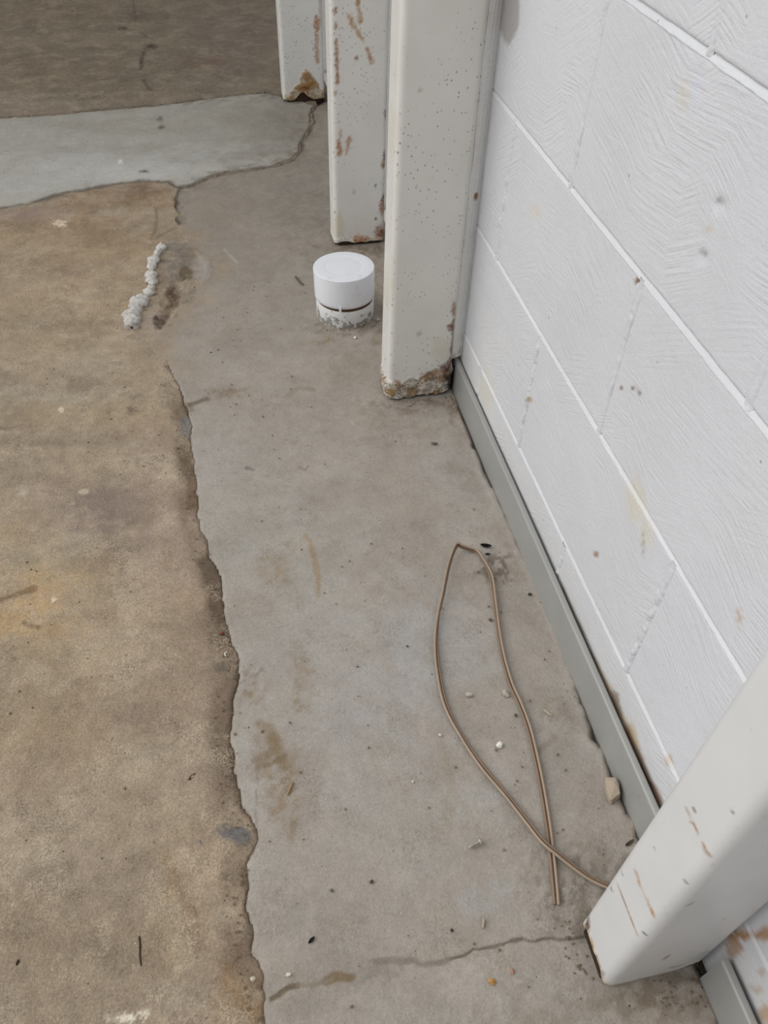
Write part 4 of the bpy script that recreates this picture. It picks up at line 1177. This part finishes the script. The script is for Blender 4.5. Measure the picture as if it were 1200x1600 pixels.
def paint_cam(PX, PY, Z, fr, lf, bt):
    col, rg, dp = base_cols(PX, PY, Z)
    mixc(col, np.full(len(PX), .6), (212, 213, 216))
    strokes(col, PY, Z, lf, [
        ([(0.1921, 0.3519), (0.1869, 0.3503), (0.1804, 0.3497)], .0016, (176,146,108), .85),
        ([(0.1818, 0.3534), (0.1757, 0.3518), (0.1726, 0.3501)], .0016, (164,124,82), .85),
        ([(0.1652, 0.351), (0.1609, 0.3503), (0.1571, 0.3505)], .0020, (162,122,84), .9),
        ([(0.205, 0.1548), (0.1876, 0.1554), (0.172, 0.1556), (0.1595, 0.1556)], .0010, (150,112,76), .9),
        ([(0.1937, 0.2091), (0.1842, 0.2067), (0.172, 0.2081), (0.1601, 0.2096)], .0024, (176,132,84), .9),
        ([(0.1887, 0.2096), (0.169, 0.2075)], .0009, (226,214,190), .7),
        ([(0.207, 0.135), (0.2017, 0.1366)], .0013, (120,100,84), .8),
        ([(0.2084, 0.1754), (0.2046, 0.1763)], .0009, (110,100,92), .8),
        ([(0.1564, 0.1684), (0.1538, 0.1705)], .0012, (80,70,62), .9),
        ([(0.1643, 0.4104), (0.1626, 0.4104)], .0014, (120,106,90), .8),
        ([(0.1873, 0.3632), (0.1853, 0.3633)], .0012, (110,98,84), .8),
        ([(0.1951, 0.269), (0.1933, 0.2681)], .0009, (90,86,82), .8),
        ([(0.1521, 0.343), (0.1471, 0.3443)], .0012, (140,130,118), .7),
        ([(0.1583, 0.2957), (0.1563, 0.2959)], .0011, (110,104,98), .7),
    ])
    strokes(col, PX, Z, fr, [
        ([(-0.0714, 0.072), (-0.0697, 0.0863)], .0022, (140,96,56), .9),
        ([(-0.0496, 0.0239), (-0.0365, 0.0228)], .0014, DRUST, .85),
        ([(-0.0268, 0.0571), (-0.0216, 0.062)], .0014, DRUST, .7),
        ([(-0.1067, 0.2572), (-0.1044, 0.2619)], .0014, (120,100,80), .7),
        ([(-0.0102, 0.0988), (-0.0085, 0.1118), (-0.0096, 0.1285), (-0.0077, 0.1502)], .0016, (54,46,38), .85),
        ([(-0.048, 0.1796), (-0.0457, 0.1834)], .0012, (120,90,60), .7),
    ])
    # cream flaked edge above the rusted slot
    n = fbm(PX + PY * 1.3, Z, 120, 4, 3)
    m = (1 - sstep(.003, .010, Z - bt + (n - .5) * .010)) * np.where(lf, 1.0, .5)
    mixc(col, m * .85, (214, 202, 184))
    mixc(col, m * sstep(.52, .62, n) * .8, (150, 108, 66))
    dab(col, PY, Z, 1.0 * (PX < -.108), [
        ((0.2049, 0.0272, -0.0024, 0.0083, 0.005, 0.0089), DRUST, .95), ((0.1863, 0.0131, -0.0023, 0.0084, 0.0059, 0.0104), OCH, .7),
        ((0.1615, 0.0124, -0.003, 0.0124, 0.0025, 0.0044), (90,64,44), .7)], nz=.4)
    dp += m * .0012 * n
    low = (1 - sstep(.002, .012, Z + (n - .5) * .01)) * fr
    mixc(col, low * .55, (150, 130, 106))
    rg = np.maximum(rg, m * .35)
    return col, rg, dp


def bot_cam(PX, PY):
    left = sstep(-.108, -.118, PX)
    mid = sstep(.150, .168, PY) * (1 - .75 * sstep(.200, .212, PY))
    right = sstep(-.055, -.012, PX) * (PY < .170)
    return .001 + .020 * right * right + .004 * fbm(PX + PY, PY, 60, 1, 3) + left * (.003 + .013 * mid + .006 * (fbm(PX, PY, 150, 2, 3) - .5))


make_post('steel_post', -.119, -.008, CY0, .215, 'nearest white steel post slanting across the lower right corner', paint_cam, bot_cam, foot_in=.0018, cz0=.058, spot=.15, gap_shade=.060)

# ------------------------------------------------------------------ steel skirting
t = NT('grey_enamel')
f = t.rmp(t.noise(16, 4, 0.6), 0.3, 0.7, 0.95, 1.05)
base = t.n('ShaderNodeRGB'); base.outputs[0].default_value = lin4((152, 151, 147))
c = t.mul(base.outputs[0], f)
c = t.mix(t.math('MULTIPLY', dots(t, 120, 0.05, 0.16, 0.08), 0.4), c, lin4((90, 86, 80)))
M_SKIRT = t.out(c, 0.30, t.bump(t.noise(40, 3, 0.5), 0.0006, 0.5), 0.5)


def skirting(y0, y1, xa, xb, name):
    """bent steel angle: xa / xb = front face x at y0 / y1"""
    ysk = axis((y0, y1, .006))
    prof = [(.0, -.016), (.0, .0), (.0003, .02), (.0003, .045), (.0004, .0610)]
    for i in range(1, 6):
        a = math.pi / 2 * i / 6
        prof.append((.0004 + .0035 * (1 - math.cos(a)), .0610 + .0035 * math.sin(a)))
    prof += [(.0039, .0645), (.0060, .0648), (.0082, .0650), (.0088, .0644), (.0088, .055), (.0080, .054), (.0080, .062), (.0045, .0618), (.0024, .0590), (.0022, -.016)]
    prof = np.array(prof)
    n = len(prof)
    V3 = []
    for y in ysk:
        tt = (y - y0) / (y1 - y0)
        xf = xa + (xb - xa) * tt + .0012 * (fbm(np.array([y]), np.array([.3]), 6, 2, 3)[0] - .5)
        for a, b in prof:
            w = 0
            if b < .05:
                w = (fbm(np.array([y]), np.array([b]), 14, 3, 3)[0] - .5) * .0014
            V3.append((xf + a + w, y, b))
    V3 = np.array(V3)
    Fq = gridfaces(len(ysk), n, True)
    me = mesh_np(name, V3, Fq)
    o = link(name, me, M_SKIRT)
    tag(o, None, None, None, 'structure')
    return o


sk = skirting(.222, 1.150, -.0168, -.0112, 'baseboard_right')
sk['label'] = 'grey enamelled steel skirting along the block wall'
sk2 = skirting(-.6, .139, -.0150, -.0142, 'baseboard_right')
sk2['label'] = 'grey steel skirting stub in the lower right corner'

# ------------------------------------------------------------------ plastic pipe cap
def lathe(prof, n=72):
    prof = np.array(prof)
    a = np.linspace(0, 2 * math.pi, n, endpoint=False)
    V3 = np.array([(r * math.cos(q), r * math.sin(q), z) for r, z in prof for q in a])
    return V3, gridfaces(len(prof), n, True)


tp = NT('white_pvc')
base = tp.n('ShaderNodeRGB'); base.outputs[0].default_value = lin4((231, 232, 236))
cc = tp.mix(tp.math('MULTIPLY', dots(tp, 70, 0.05, 0.12, 0.12), 0.5), base.outputs[0], lin4((150, 140, 130)))
scuff = tp.rmp(tp.noise(45, 5, 0.7, tp.scale(tp.pos, (1, 1, .5))), .58, .66, 0, .35)
cc = tp.mix(scuff, cc, lin4((196, 194, 194)))
M_PVC = tp.out(cc, 0.33, None, 0.5)
tp = NT('dirty_pvc_pipe')
sp = tp.n('ShaderNodeSeparateXYZ'); tp.l(tp.pos, sp.inputs[0])
base = tp.n('ShaderNodeRGB'); base.outputs[0].default_value = lin4((220, 219, 217))
low = tp.rmp(sp.outputs['Z'], 0.004, 0.040, 0.11, -0.06)
mm = tp.rmp(tp.math('ADD', tp.noise(75, 5, 0.7), low), .56, .61)
cc = tp.mix(tp.math('MULTIPLY', mm, .85), base.outputs[0], lin4((132, 126, 116)))
mm2 = tp.rmp(tp.noise(160, 4, 0.7), .62, .66)
cc = tp.mix(tp.math('MULTIPLY', mm2, .8), cc, lin4((96, 82, 68)))
M_PIPE = tp.out(cc, 0.6, None, 0.4)
M_SLOT = mat_plain('rubber_seal', (84, 62, 40), 0.8, 0.3, 90)

cap = link('pipe_cap', None, loc=(-.1645, 1.4215, 0))
tag(cap, 'round white plastic pipe cap on a short dirty stub in the floor', 'pipe cap')
V3, Fq = lathe([(.0575, -.012), (.0586, .0), (.0590, .006), (.0592, .020), (.0592, .0362), (.0586, .0372), (.050, .0372), (.002, .0372)])
me = mesh_np('pipe_stub', V3, Fq); link('pipe_stub', me, M_PIPE, cap)
V3, Fq = lathe([(.002, .036), (.0560, .036), (.0564, .0370), (.0566, .0400), (.0566, .050), (.002, .050)])
me = mesh_np('seal_ring', V3, Fq); link('seal_ring', me, M_SLOT, cap)['label'] = 'brown seal showing in the slot under the cap'
prof = [(.0568, .050), (.0568, .0432), (.0600, .0428), (.0606, .0434), (.0607, .050), (.0610, .1025)]
for i in range(1, 5):
    a = math.pi / 2 * i / 5
    prof.append((.0596 + .0014 * math.cos(a), .1025 + .0014 * math.sin(a)))
prof += [(.0594, .1040), (.045, .1041), (.0352, .1041), (.0349, .10404), (.0346, .1041), (.02, .1042), (.0005, .1042)]
V3, Fq = lathe(prof, 96)
lid = link('lid', mesh_np('lid', V3, Fq), M_PVC, cap)
lid.rotation_euler = (math.radians(-1.6), math.radians(-.8), 0)
lid.location = (0, 0, .0004)
tab = boxmesh('moulded_tab', (-.003, -.0628, .0405), (.0018, -.0590, .0515))
b = bmesh.new(); b.from_mesh(tab); bmesh.ops.bevel(b, geom=b.edges[:], offset=.0008, segments=2, affect='EDGES'); b.to_mesh(tab); b.free()
tb = link('moulded_tab', tab, M_PVC, cap)
tb.rotation_euler = (0, 0, math.radians(-18))

# ------------------------------------------------------------------ twin flex wire
def catmull(P, n=10):
    P = [Vector(p) for p in P]
    out = []
    for i in range(len(P) - 1):
        p0 = P[max(i - 1, 0)]; p1 = P[i]; p2 = P[i + 1]; p3 = P[min(i + 2, len(P) - 1)]
        for k in range(n):
            t = k / n
            out.append(.5 * ((2 * p1) + (p2 - p0) * t + (2 * p0 - 5 * p1 + 4 * p2 - p3) * t * t + (3 * p1 - p0 - 3 * p2 + p3) * t ** 3))
    out.append(P[-1])
    return out


def tube(path, rad, ns=8, squash=1.0):
    n = len(path); V3 = []
    for i, p in enumerate(path):
        tn = (path[min(i + 1, n - 1)] - path[max(i - 1, 0)]).normalized()
        up = Vector((0, 0, 1))
        sd_ = tn.cross(up)
        if sd_.length < 1e-4:
            sd_ = Vector((1, 0, 0))
        sd_.normalize(); up = sd_.cross(tn)
        r = rad[i] if hasattr(rad, '__len__') else rad
        for k in range(ns):
            a = 2 * math.pi * k / ns
            V3.append(p + sd_ * math.cos(a) * r + up * math.sin(a) * r * squash)
    return np.array([tuple(v) for v in V3]), gridfaces(n, ns, True)


def tube_mesh(name, path, rad, ns=8, squash=1.0):
    V3, Fq = tube(path, rad, ns, squash)
    me = mesh_np(name, V3, Fq)
    b = bmesh.new(); b.from_mesh(me)
    b.edges.ensure_lookup_table()
    bmesh.ops.holes_fill(b, edges=[e for e in b.edges if len(e.link_faces) == 1], sides=0)
    for f_ in b.faces: f_.smooth = True
    b.to_mesh(me); b.free()
    return me


M_WIRE = mat_plain('tan_wire_sheath', (158, 138, 118), 0.45, 0.10, 50, 0, 0.45)
M_WIRE2 = mat_plain('brown_wire_sheath', (130, 108, 88), 0.45, 0.12, 50, 0, 0.45)
M_WEB = mat_plain('dark_wire_groove', (74, 50, 34), 0.6, 0.1, 50)
wp = [(-0.1373, 0.2357), (-0.1312, 0.2584), (-0.1243, 0.2855), (-0.1161, 0.3212), (-0.1089, 0.3592), (-0.1028, 0.3997), (-0.0981, 0.4429), (-0.0983, 0.4784), (-0.1004, 0.5039), (-0.0999, 0.5278), (-0.0968, 0.5603), (-0.0908, 0.5969), (-0.082, 0.6406), (-0.0744, 0.6809), (-0.0736, 0.703), (-0.0766, 0.7264), (-0.0807, 0.7401), (-0.0897, 0.7443), (-0.1009, 0.7478), (-0.1093, 0.7506), (-0.1223, 0.7324), (-0.1367, 0.7049), (-0.1538, 0.6659), (-0.1687, 0.6341), (-0.1808, 0.5977), (-0.1877, 0.5673), (-0.1918, 0.5375), (-0.1942, 0.5085), (-0.1927, 0.4817), (-0.1875, 0.4568), (-0.1796, 0.4286), (-0.1693, 0.3992), (-0.1539, 0.3649), (-0.1402, 0.3291), (-0.1305, 0.3029), (-0.1181, 0.2857), (-0.1021, 0.2667), (-0.0885, 0.2527), (-0.0737, 0.242)]
wz = [.0024, .0024, .0026, .0026, .0028, .003, .003, .003, .003, .0034, .0036, .004, .005, .006, .005, .004, .004, .006, .010, .013, .013, .012, .009, .006, .005, .004, .0034, .003, .003, .003, .003, .003, .0035, .005, .0078, .0068, .004, .0032, .003]
# angle of the flat pair about its run: 0 = lying flat, 90 = on edge
wt = [5, 8, 10, 15, 20, 20, 25, 35, 30, 40, 55, 60, 60, 55, 70, 80, 85, 85, 80, 60, 60, 55, 60, 70, 40, 25, 20, 20, 25, 30, 20, 15, 20, 20, 15, 20, 25, 25, 20]
wire = link('twin_flex_wire', None, loc=(wp[0][0], wp[0][1], 0))
tag(wire, 'loop of tan twin flex wire crossing itself on the grey concrete', 'wire')
path = catmull([(p[0], p[1], zz) for p, zz in zip(wp, wz)], 9)
tw = np.interp(np.arange(len(path)) / 9.0, np.arange(len(wt)), wt)
tw = np.radians(tw)
R_ = .00185
PL, PR, PM = [], [], []
o0 = Vector((wp[0][0], wp[0][1], 0))
for i, p in enumerate(path):
    tn = (path[min(i + 1, len(path) - 1)] - path[max(i - 1, 0)]).normalized()
    sd_ = tn.cross(Vector((0, 0, 1))).normalized(); up = sd_.cross(tn)
    d = sd_ * math.cos(tw[i]) + up * math.sin(tw[i])
    sep = .0022
    lift = max(0, math.sin(tw[i]) * sep - (p.z - R_ - .0003)) 
    q = p + Vector((0, 0, lift)) - o0
    PL.append(q + d * sep); PR.append(q - d * sep); PM.append(q)
link('conductor', tube_mesh('conductor', PL, R_), M_WIRE, wire)
link('conductor', tube_mesh('conductor', PR[:-2] if False else PR, R_), M_WIRE2, wire)
link('web', tube_mesh('web', PM[4:], .0009, 6), M_WEB, wire)['label'] = 'dark groove between the two cores'

# ------------------------------------------------------------------ crusty white bead
bp = [(-0.5267, 1.7544), (-0.5385, 1.733), (-0.5473, 1.7057), (-0.5532, 1.6786), (-0.5563, 1.6517), (-0.5553, 1.6193), (-0.5542, 1.5928), (-0.5571, 1.5727), (-0.5652, 1.5537), (-0.5758, 1.5355), (-0.5836, 1.5172), (-0.59, 1.4965), (-0.5938, 1.4758), (-0.595, 1.455), (-0.5961, 1.4345)]
M_CRUST = mat_plain('white_crust', (234, 228, 220), 0.95, 0.12, 140, 0.006)
path = catmull([(p[0], p[1], .002) for p in bp], 14)
n_ = len(path)
rad = [(.0112 + .005 * math.sin(i * .31) * math.sin(i * .12 + 1)) * (1.2 if i > n_ * .6 else .78) for i in range(n_)]
rad[0] = .004; rad[1] = .008; rad[-1] = .003; rad[-2] = .007
V3, Fq = tube(path, rad, 28, 0.8)
bn = (fbm(V3[:, 0] * 1.0 + V3[:, 2], V3[:, 1], 75, 3, 3) - .45)
cen = np.repeat(np.array([tuple(p) for p in path]), 28, 0)
V3 = cen + (V3 - cen) * (1 + .9 * bn)[:, None]
V3 += ((fbm(V3[:, 0], V3[:, 1] + V3[:, 2], 210, 2, 3) - .5) * .006)[:, None]
o0 = np.array([bp[0][0], bp[0][1], 0])
crust = link('sealant_bead', mesh_np('sealant_bead', V3 - o0, Fq), M_CRUST, None, tuple(o0))
tag(crust, 'crusty white lumpy sealant bead on the tan floor edge', 'sealant')

# ------------------------------------------------------------------ loose bits
def stone_mesh(name, sx, sy, sz, seed, sub=2, facet=True, cut=.3):
    rnd = random.Random(seed)
    b = bmesh.new()
    bmesh.ops.create_icosphere(b, subdivisions=sub, radius=1.0)
    planes = []
    for i in range(7):
        d = Vector((rnd.uniform(-1, 1), rnd.uniform(-1, 1), rnd.uniform(-.6, 1))).normalized()
        planes.append((d, rnd.uniform(1 - cut * 1.6, 1 - cut * .4)))
    for v in b.verts:
        for d, k in planes:
            e = v.co.dot(d) - k
            if e > 0:
                v.co -= d * e
        v.co *= rnd.uniform(.86, 1.12)
    for v in b.verts:
        v.co = Vector((v.co.x * sx, v.co.y * sy, max(v.co.z * sz, -sz * .45)))
    lo = min(v.co.z for v in b.verts)
    for v in b.verts:
        v.co.z -= lo
    me = bpy.data.meshes.new(name)
    b.to_mesh(me); b.free()
    return me


MC = {}


def colmat(rgb, rough=.8):
    if rgb not in MC:
        MC[rgb] = mat_plain('grit_%d_%d_%d' % rgb, rgb, rough, .16, 160, .0008)
    return MC[rgb]


def bit(name, pos, size, rgb, label, cat, seed, rot=0, group=None, cut=.3, z=.0003, sub=2):
    me = stone_mesh(name, size[0] / 2, size[1] / 2, size[2] / 2, seed, sub, True, cut)
    o = link(name, me, colmat(rgb), None, (pos[0], pos[1], z))
    o.rotation_euler = (0, 0, math.radians(rot))
    return tag(o, label, cat, group)


# concrete fragment leaning on the skirting
pts = [(-0.0298, 0.3608), (-0.0173, 0.3567), (-0.0163, 0.3474), (-0.0191, 0.335), (-0.0329, 0.3297), (-0.0353, 0.3318), (-0.0349, 0.3446)]
cx_ = sum(p[0] for p in pts) / len(pts); cy_ = sum(p[1] for p in pts) / len(pts)
b = bmesh.new()
lowv = [b.verts.new((p[0] - cx_, p[1] - cy_, .0)) for p in pts]
hts = [.012, .015, .015, .013, .010, .010, .011]
upv = [b.verts.new(((p[0] - cx_) * .86 - .002, (p[1] - cy_) * .88, h)) for p, h in zip(pts, hts)]
topc = b.verts.new((.002, .004, .0165))
n_ = len(pts)
for i in range(n_):
    j = (i + 1) % n_
    b.faces.new((lowv[i], lowv[j], upv[j], upv[i]))
    b.faces.new((upv[i], upv[j], topc))
b.faces.new(lowv[::-1])
bmesh.ops.recalc_face_normals(b, faces=b.faces[:])
bmesh.ops.bevel(b, geom=b.edges[:], offset=.0005, segments=1, affect='EDGES')
me = bpy.data.meshes.new('concrete_fragment'); b.to_mesh(me); b.free()
tag(link('concrete_fragment', me, mat_plain('tan_fragment', (176, 160, 140), .9, .12, 90, .0016, fine=.1), None, (cx_, cy_, .0012)),
    'tan broken concrete fragment lying against the grey skirting', 'stone')

PB = [(-0.1418, 0.4291), (-0.1592, 0.5056), (-0.1112, 0.4982), (-0.0821, 0.9921), (-0.2111, 0.4569), (-0.4703, 0.664), (-0.2288, 0.179), (-0.2051, 0.1838), (-0.5139, 0.3794), (-0.0256, 0.6487), (-0.0963, 0.6158), (-0.3314, 0.3), (-0.3761, 0.2993), (-0.1617, 1.3287), (-0.1079, 0.4651), (-0.1035, 1.3832), (-0.0834, 1.4281), (-0.2393, 1.5538), (-0.4332, 0.2271), (-0.2629, 0.2046), (-0.05, 0.6229), (-0.2226, 0.595), (0.0058, 0.7707), (-0.1763, 0.3047), (-0.2563, 0.2341), (-0.0247, 0.2656), (-0.0601, 0.2526), (-0.5139, 0.4994), (-0.4691, 0.2302), (-0.2594, 0.4036), (-0.4588, 0.6092), (-0.4685, 0.6286), (-0.2689, 0.3159)]
bit('pebble', PB[0], (.0105, .009, .007), (226, 222, 212), 'largest white stone chip, inside the wire loop', 'stone', 1, 20)
bit('pebble', PB[1], (.009, .010, .006), (190, 182, 170), 'dull grey stone chip beside the left run of the wire loop', 'stone', 2, 50)
bit('pebble', PB[2], (.010, .012, .006), (176, 166, 152), 'grey brown stone chip touching the right run of the wire loop', 'stone', 3, 10)
bit('stone_chip', PB[3], (.017, .013, .006), (112, 106, 98), 'dark grey triangular stone chip in front of the post beside the cap', 'stone', 4, 0, cut=.5, sub=1)
bit('pebble', PB[4], (.004, .004, .003), (226, 222, 214), 'tiny white grain left of the wire loop', 'stone', 5)
bit('pebble', PB[5], (.009, .006, .005), (112, 66, 48), 'reddish brown pebble on the dark joint between tan and grey concrete', 'stone', 6, 10)
bit('pebble', PB[6], (.0085, .008, .005), (190, 140, 78), 'orange pebble below the long floor crack', 'stone', 7)
bit('pebble', PB[7], (.005, .006, .003), (168, 126, 104), 'small pinkish brown grain above and right of the orange pebble', 'stone', 8)
bit('stone_chip', PB[8], (.014, .012, .006), (122, 116, 106), 'grey stone chip bedded in the tan slab near the joint', 'stone', 9, 30, z=-.002)
bit('pebble', PB[9], (.007, .005, .004), (70, 60, 50), 'dark brown pebble near the skirting right of the wire loop', 'stone', 10)
bit('pebble', PB[10], (.006, .006, .003), (84, 80, 62), 'dark olive speck beside the upper right run of the wire', 'debris', 11)
bit('pebble', PB[11], (.0055, .0045, .0035), (82, 72, 62), 'small dark pebble left of and below the screw', 'stone', 12)
bit('pebble', PB[12], (.0045, .0045, .0035), (112, 104, 94), 'small grey grain halfway between the straw and the black fleck', 'stone', 13)
bit('pebble', PB[13], (.009, .009, .004), (220, 216, 206), 'white chip on the floor just in front of the pipe cap', 'stone', 14, cut=.4)
bit('pebble', PB[14], (.005, .006, .004), (96, 86, 74), 'dark grain touching the right run of the wire at mid height', 'stone', 15)
bit('pebble', PB[15], (.010, .010, .005), (176, 168, 152), 'grey chip between the pipe cap and the post', 'stone', 16)
bit('pebble', PB[18], (.007, .004, .003), (214, 206, 190), 'white chip near the bottom of the tan and grey joint', 'stone', 18)
bit('pebble', PB[21], (.004, .004, .002), (84, 76, 66), 'tiny dark grain on the grey concrete left of the wire loop', 'stone', 19)
bit('pebble', PB[22], (.007, .005, .003), (214, 208, 196), 'white chip beside the skirting above the black leaf', 'stone', 20)
bit('pebble', PB[23], (.004, .004, .003), (150, 136, 118), 'tan grain between the screw and the wire crossing', 'stone', 21)
bit('pebble', PB[24], (.0035, .0035, .003), (62, 54, 48), 'tiny black grain above the long floor crack', 'stone', 22)
bit('pebble', PB[25], (.004, .004, .003), (216, 212, 204), 'tiny white grain between the wire and the nearest post', 'stone', 23)
bit('paint_flake', PB[27], (.010, .007, .002), (228, 218, 196), 'cream paint flake on the tan slab left of the joint', 'flake', 24, 30)
bit('pebble', PB[28], (.006, .006, .004), (206, 194, 172), 'pale grain on the tan slab beside the bottom of the joint', 'stone', 25)
bit('pebble', PB[29], (.0035, .0035, .003), (224, 220, 210), 'tiny white grain above and left of the screw', 'stone', 26)


def leafbit(name, pos, L, W, rgb, label, cat, rot, curl=.3, thick=.0006, z=.0005):
    n = 8; b = bmesh.new(); rows = []
    for i in range(n + 1):
        t = i / n; w = W / 2 * math.sin(math.pi * (t * .9 + .06)) ** .8
        zz = curl * L * (t - .4) ** 2
        rows.append([b.verts.new((L * (t - .5), s * w, zz + .25 * w * abs(s))) for s in (-1, -.4, .4, 1)])
    for i in range(n):
        for k in range(3):
            b.faces.new((rows[i][k], rows[i + 1][k], rows[i + 1][k + 1], rows[i][k + 1]))
    bmesh.ops.solidify(b, geom=b.faces[:], thickness=thick)
    lo = min(v.co.z for v in b.verts)
    for v in b.verts: v.co.z -= lo
    me = bpy.data.meshes.new(name); b.to_mesh(me); b.free()
    o = link(name, me, colmat(rgb), None, (pos[0], pos[1], z)); o.rotation_euler = (0, 0, math.radians(rot))
    return tag(o, label, cat)


LP = [(-0.0621, 0.751), (-0.0641, 0.7344), (-0.4047, 0.2545), (-0.5203, 0.4617), (-0.7046, 0.2937), (-0.0304, 0.283)]
leafbit('dead_leaf', LP[0], .017, .008, (30, 27, 25), 'curled black leaf scrap at the top of the wire loop', 'leaf', -25, .5)
leafbit('dead_leaf', LP[1], .008, .004, (44, 38, 34), 'smaller black scrap just below the curled black leaf', 'leaf', -10)
leafbit('dead_leaf', LP[2], .009, .004, (40, 34, 30), 'black fleck on the grey concrete near the bottom', 'debris', 35)
leafbit('dead_leaf', LP[3], .011, .004, (96, 78, 58), 'brown leaf scrap on the tan slab near the joint', 'leaf', 40)
leafbit('dead_leaf', LP[4], .006, .003, (70, 58, 46), 'dark fleck at the lower left edge of the floor', 'debris', 70)
leafbit('dead_leaf', LP[5], .013, .004, (96, 82, 66), 'crumpled brown debris by the skirting above the nearest post', 'debris', 20, .8)


def twig(name, pp, r, rgb, label, cat, zz=.0012):
    path = catmull([(p[0] - pp[0][0], p[1] - pp[0][1], 0) for p in pp], 5)
    rads = [r * (.8 + .4 * random.Random(i).random()) for i in range(len(path))]
    rads[-1] = r * .4
    o = link(name, tube_mesh(name, path, rads, 6), colmat(rgb), None, (pp[0][0], pp[0][1], zz))
    return tag(o, label, cat)


twig('twig', [(-0.5823, 0.2936), (-0.5816, 0.2847), (-0.5816, 0.276), (-0.5804, 0.2648)], .0011, (66, 50, 38), 'thin dark twig lying on the tan slab', 'twig')
twig('straw', [(-0.4023, 0.431), (-0.4063, 0.4237), (-0.4103, 0.4164)], .0014, (160, 132, 92), 'short dry straw on the brown smear of the grey strip', 'straw')
twig('straw', [(-0.0694, 0.4652), (-0.066, 0.4598), (-0.0624, 0.4553)], .0012, (190, 176, 146), 'pale straw bit right of the wire near the skirting', 'straw')
twig('straw', [(-0.2194, 0.2377), (-0.2216, 0.2329), (-0.2234, 0.2294)], .0014, (176, 160, 136), 'pale straw bit above the floor crack', 'straw')
twig('twig', [(-0.2475, 1.5765), (-0.2421, 1.5542), (-0.2356, 1.54)], .0018, (96, 82, 64), 'tiny dark tuft on the floor left of the pipe cap', 'debris')
twig('white_thread', [(-0.4678, 0.6253), (-0.4692, 0.6298), (-0.4656, 0.6322)], .0008, (230, 224, 208), 'tiny white thread on the joint between tan and grey', 'thread')

# screw
M_STEEL = mat_plain('zinc_steel', (186, 182, 174), .38, .15, 200, 0, .5, .6)
sp_ = [(-0.2156, 0.314), (-0.2017, 0.3171)]
dirv = Vector((sp_[1][0] - sp_[0][0], sp_[1][1] - sp_[0][1], 0)); Ls = dirv.length
screw = link('screw', None, loc=(sp_[0][0], sp_[0][1], .0032))
screw.rotation_euler = (0, math.radians(-8), math.atan2(dirv.y, dirv.x))
tag(screw, 'small pan head screw lying on the grey concrete left of the wire crossing', 'screw')
# shank with a real helical thread
ns, turns = 10, 9
V3 = []; nrow = turns * 10
for i in range(nrow + 1):
    t = i / nrow; xx = t * Ls
    core_r = .0013 * min(1, t * 6 + .15)
    for k in range(ns):
        a = 2 * math.pi * k / ns
        ph = (i / 10.0 - k / ns) % 1.0
        r = core_r + .0010 * max(0, 1 - abs(ph - .5) * 4) * min(1, t * 6 + .1)
        V3.append((xx, r * math.cos(a), r * math.sin(a)))
link('threaded_shank', mesh_np('threaded_shank', np.array(V3), gridfaces(nrow + 1, ns, True)), M_STEEL, screw)
V3, Fq = lathe([(.0012, -.0006), (.0040, .0), (.0044, .0009), (.0036, .0024), (.0016, .0030), (.0012, .0018), (.0002, .0018)], 24)
V3 = np.stack([V3[:, 2] + Ls, V3[:, 0], V3[:, 1]], 1)
link('screw_head', mesh_np('screw_head', V3, Fq), M_STEEL, screw)

# loose grit: grains beyond counting
rnd = random.Random(5)
b = bmesh.new()
n_g = 0
while n_g < 620:
    x_ = rnd.uniform(-.75, -.03); y_ = rnd.uniform(.15, 1.6)
    near_joint = False
    if rnd.random() < .55:
        k = rnd.randrange(2, 34)
        x_ = A_LEFT[k][0] - abs(rnd.gauss(0, .018)); y_ = A_LEFT[k][1] + rnd.uniform(-.02, .02)
    s = rnd.uniform(.0006, .0017)
    if n_g > 480:
        ex, ey, sx_, sy_ = [(-.08, 1.112, .06, .010), (-.02, 1.10, .012, .03), (-.045, .128, .04, .014), (-.135, .19, .012, .04), (-.16, 1.36, .06, .012)][n_g % 5]
        x_ = min(ex + rnd.gauss(0, sx_ * .6), -.02); y_ = ey + rnd.gauss(0, sy_ * .6); s = rnd.uniform(.0006, .0014)
    Mx = Matrix.Translation((x_, y_, s * .3)) @ Matrix.Rotation(rnd.uniform(0, 6), 4, 'Z') @ Matrix.Diagonal((s * rnd.uniform(.8, 1.6), s, s * .7, 1))
    bmesh.ops.create_icosphere(b, subdivisions=1, radius=1.0, matrix=Mx)
    n_g += 1
me = bpy.data.meshes.new('grit'); b.to_mesh(me); b.free()
tag(link('grit', me, colmat((120, 102, 82))), 'fine brown grit scattered over the floor', 'grit', None, 'stuff')
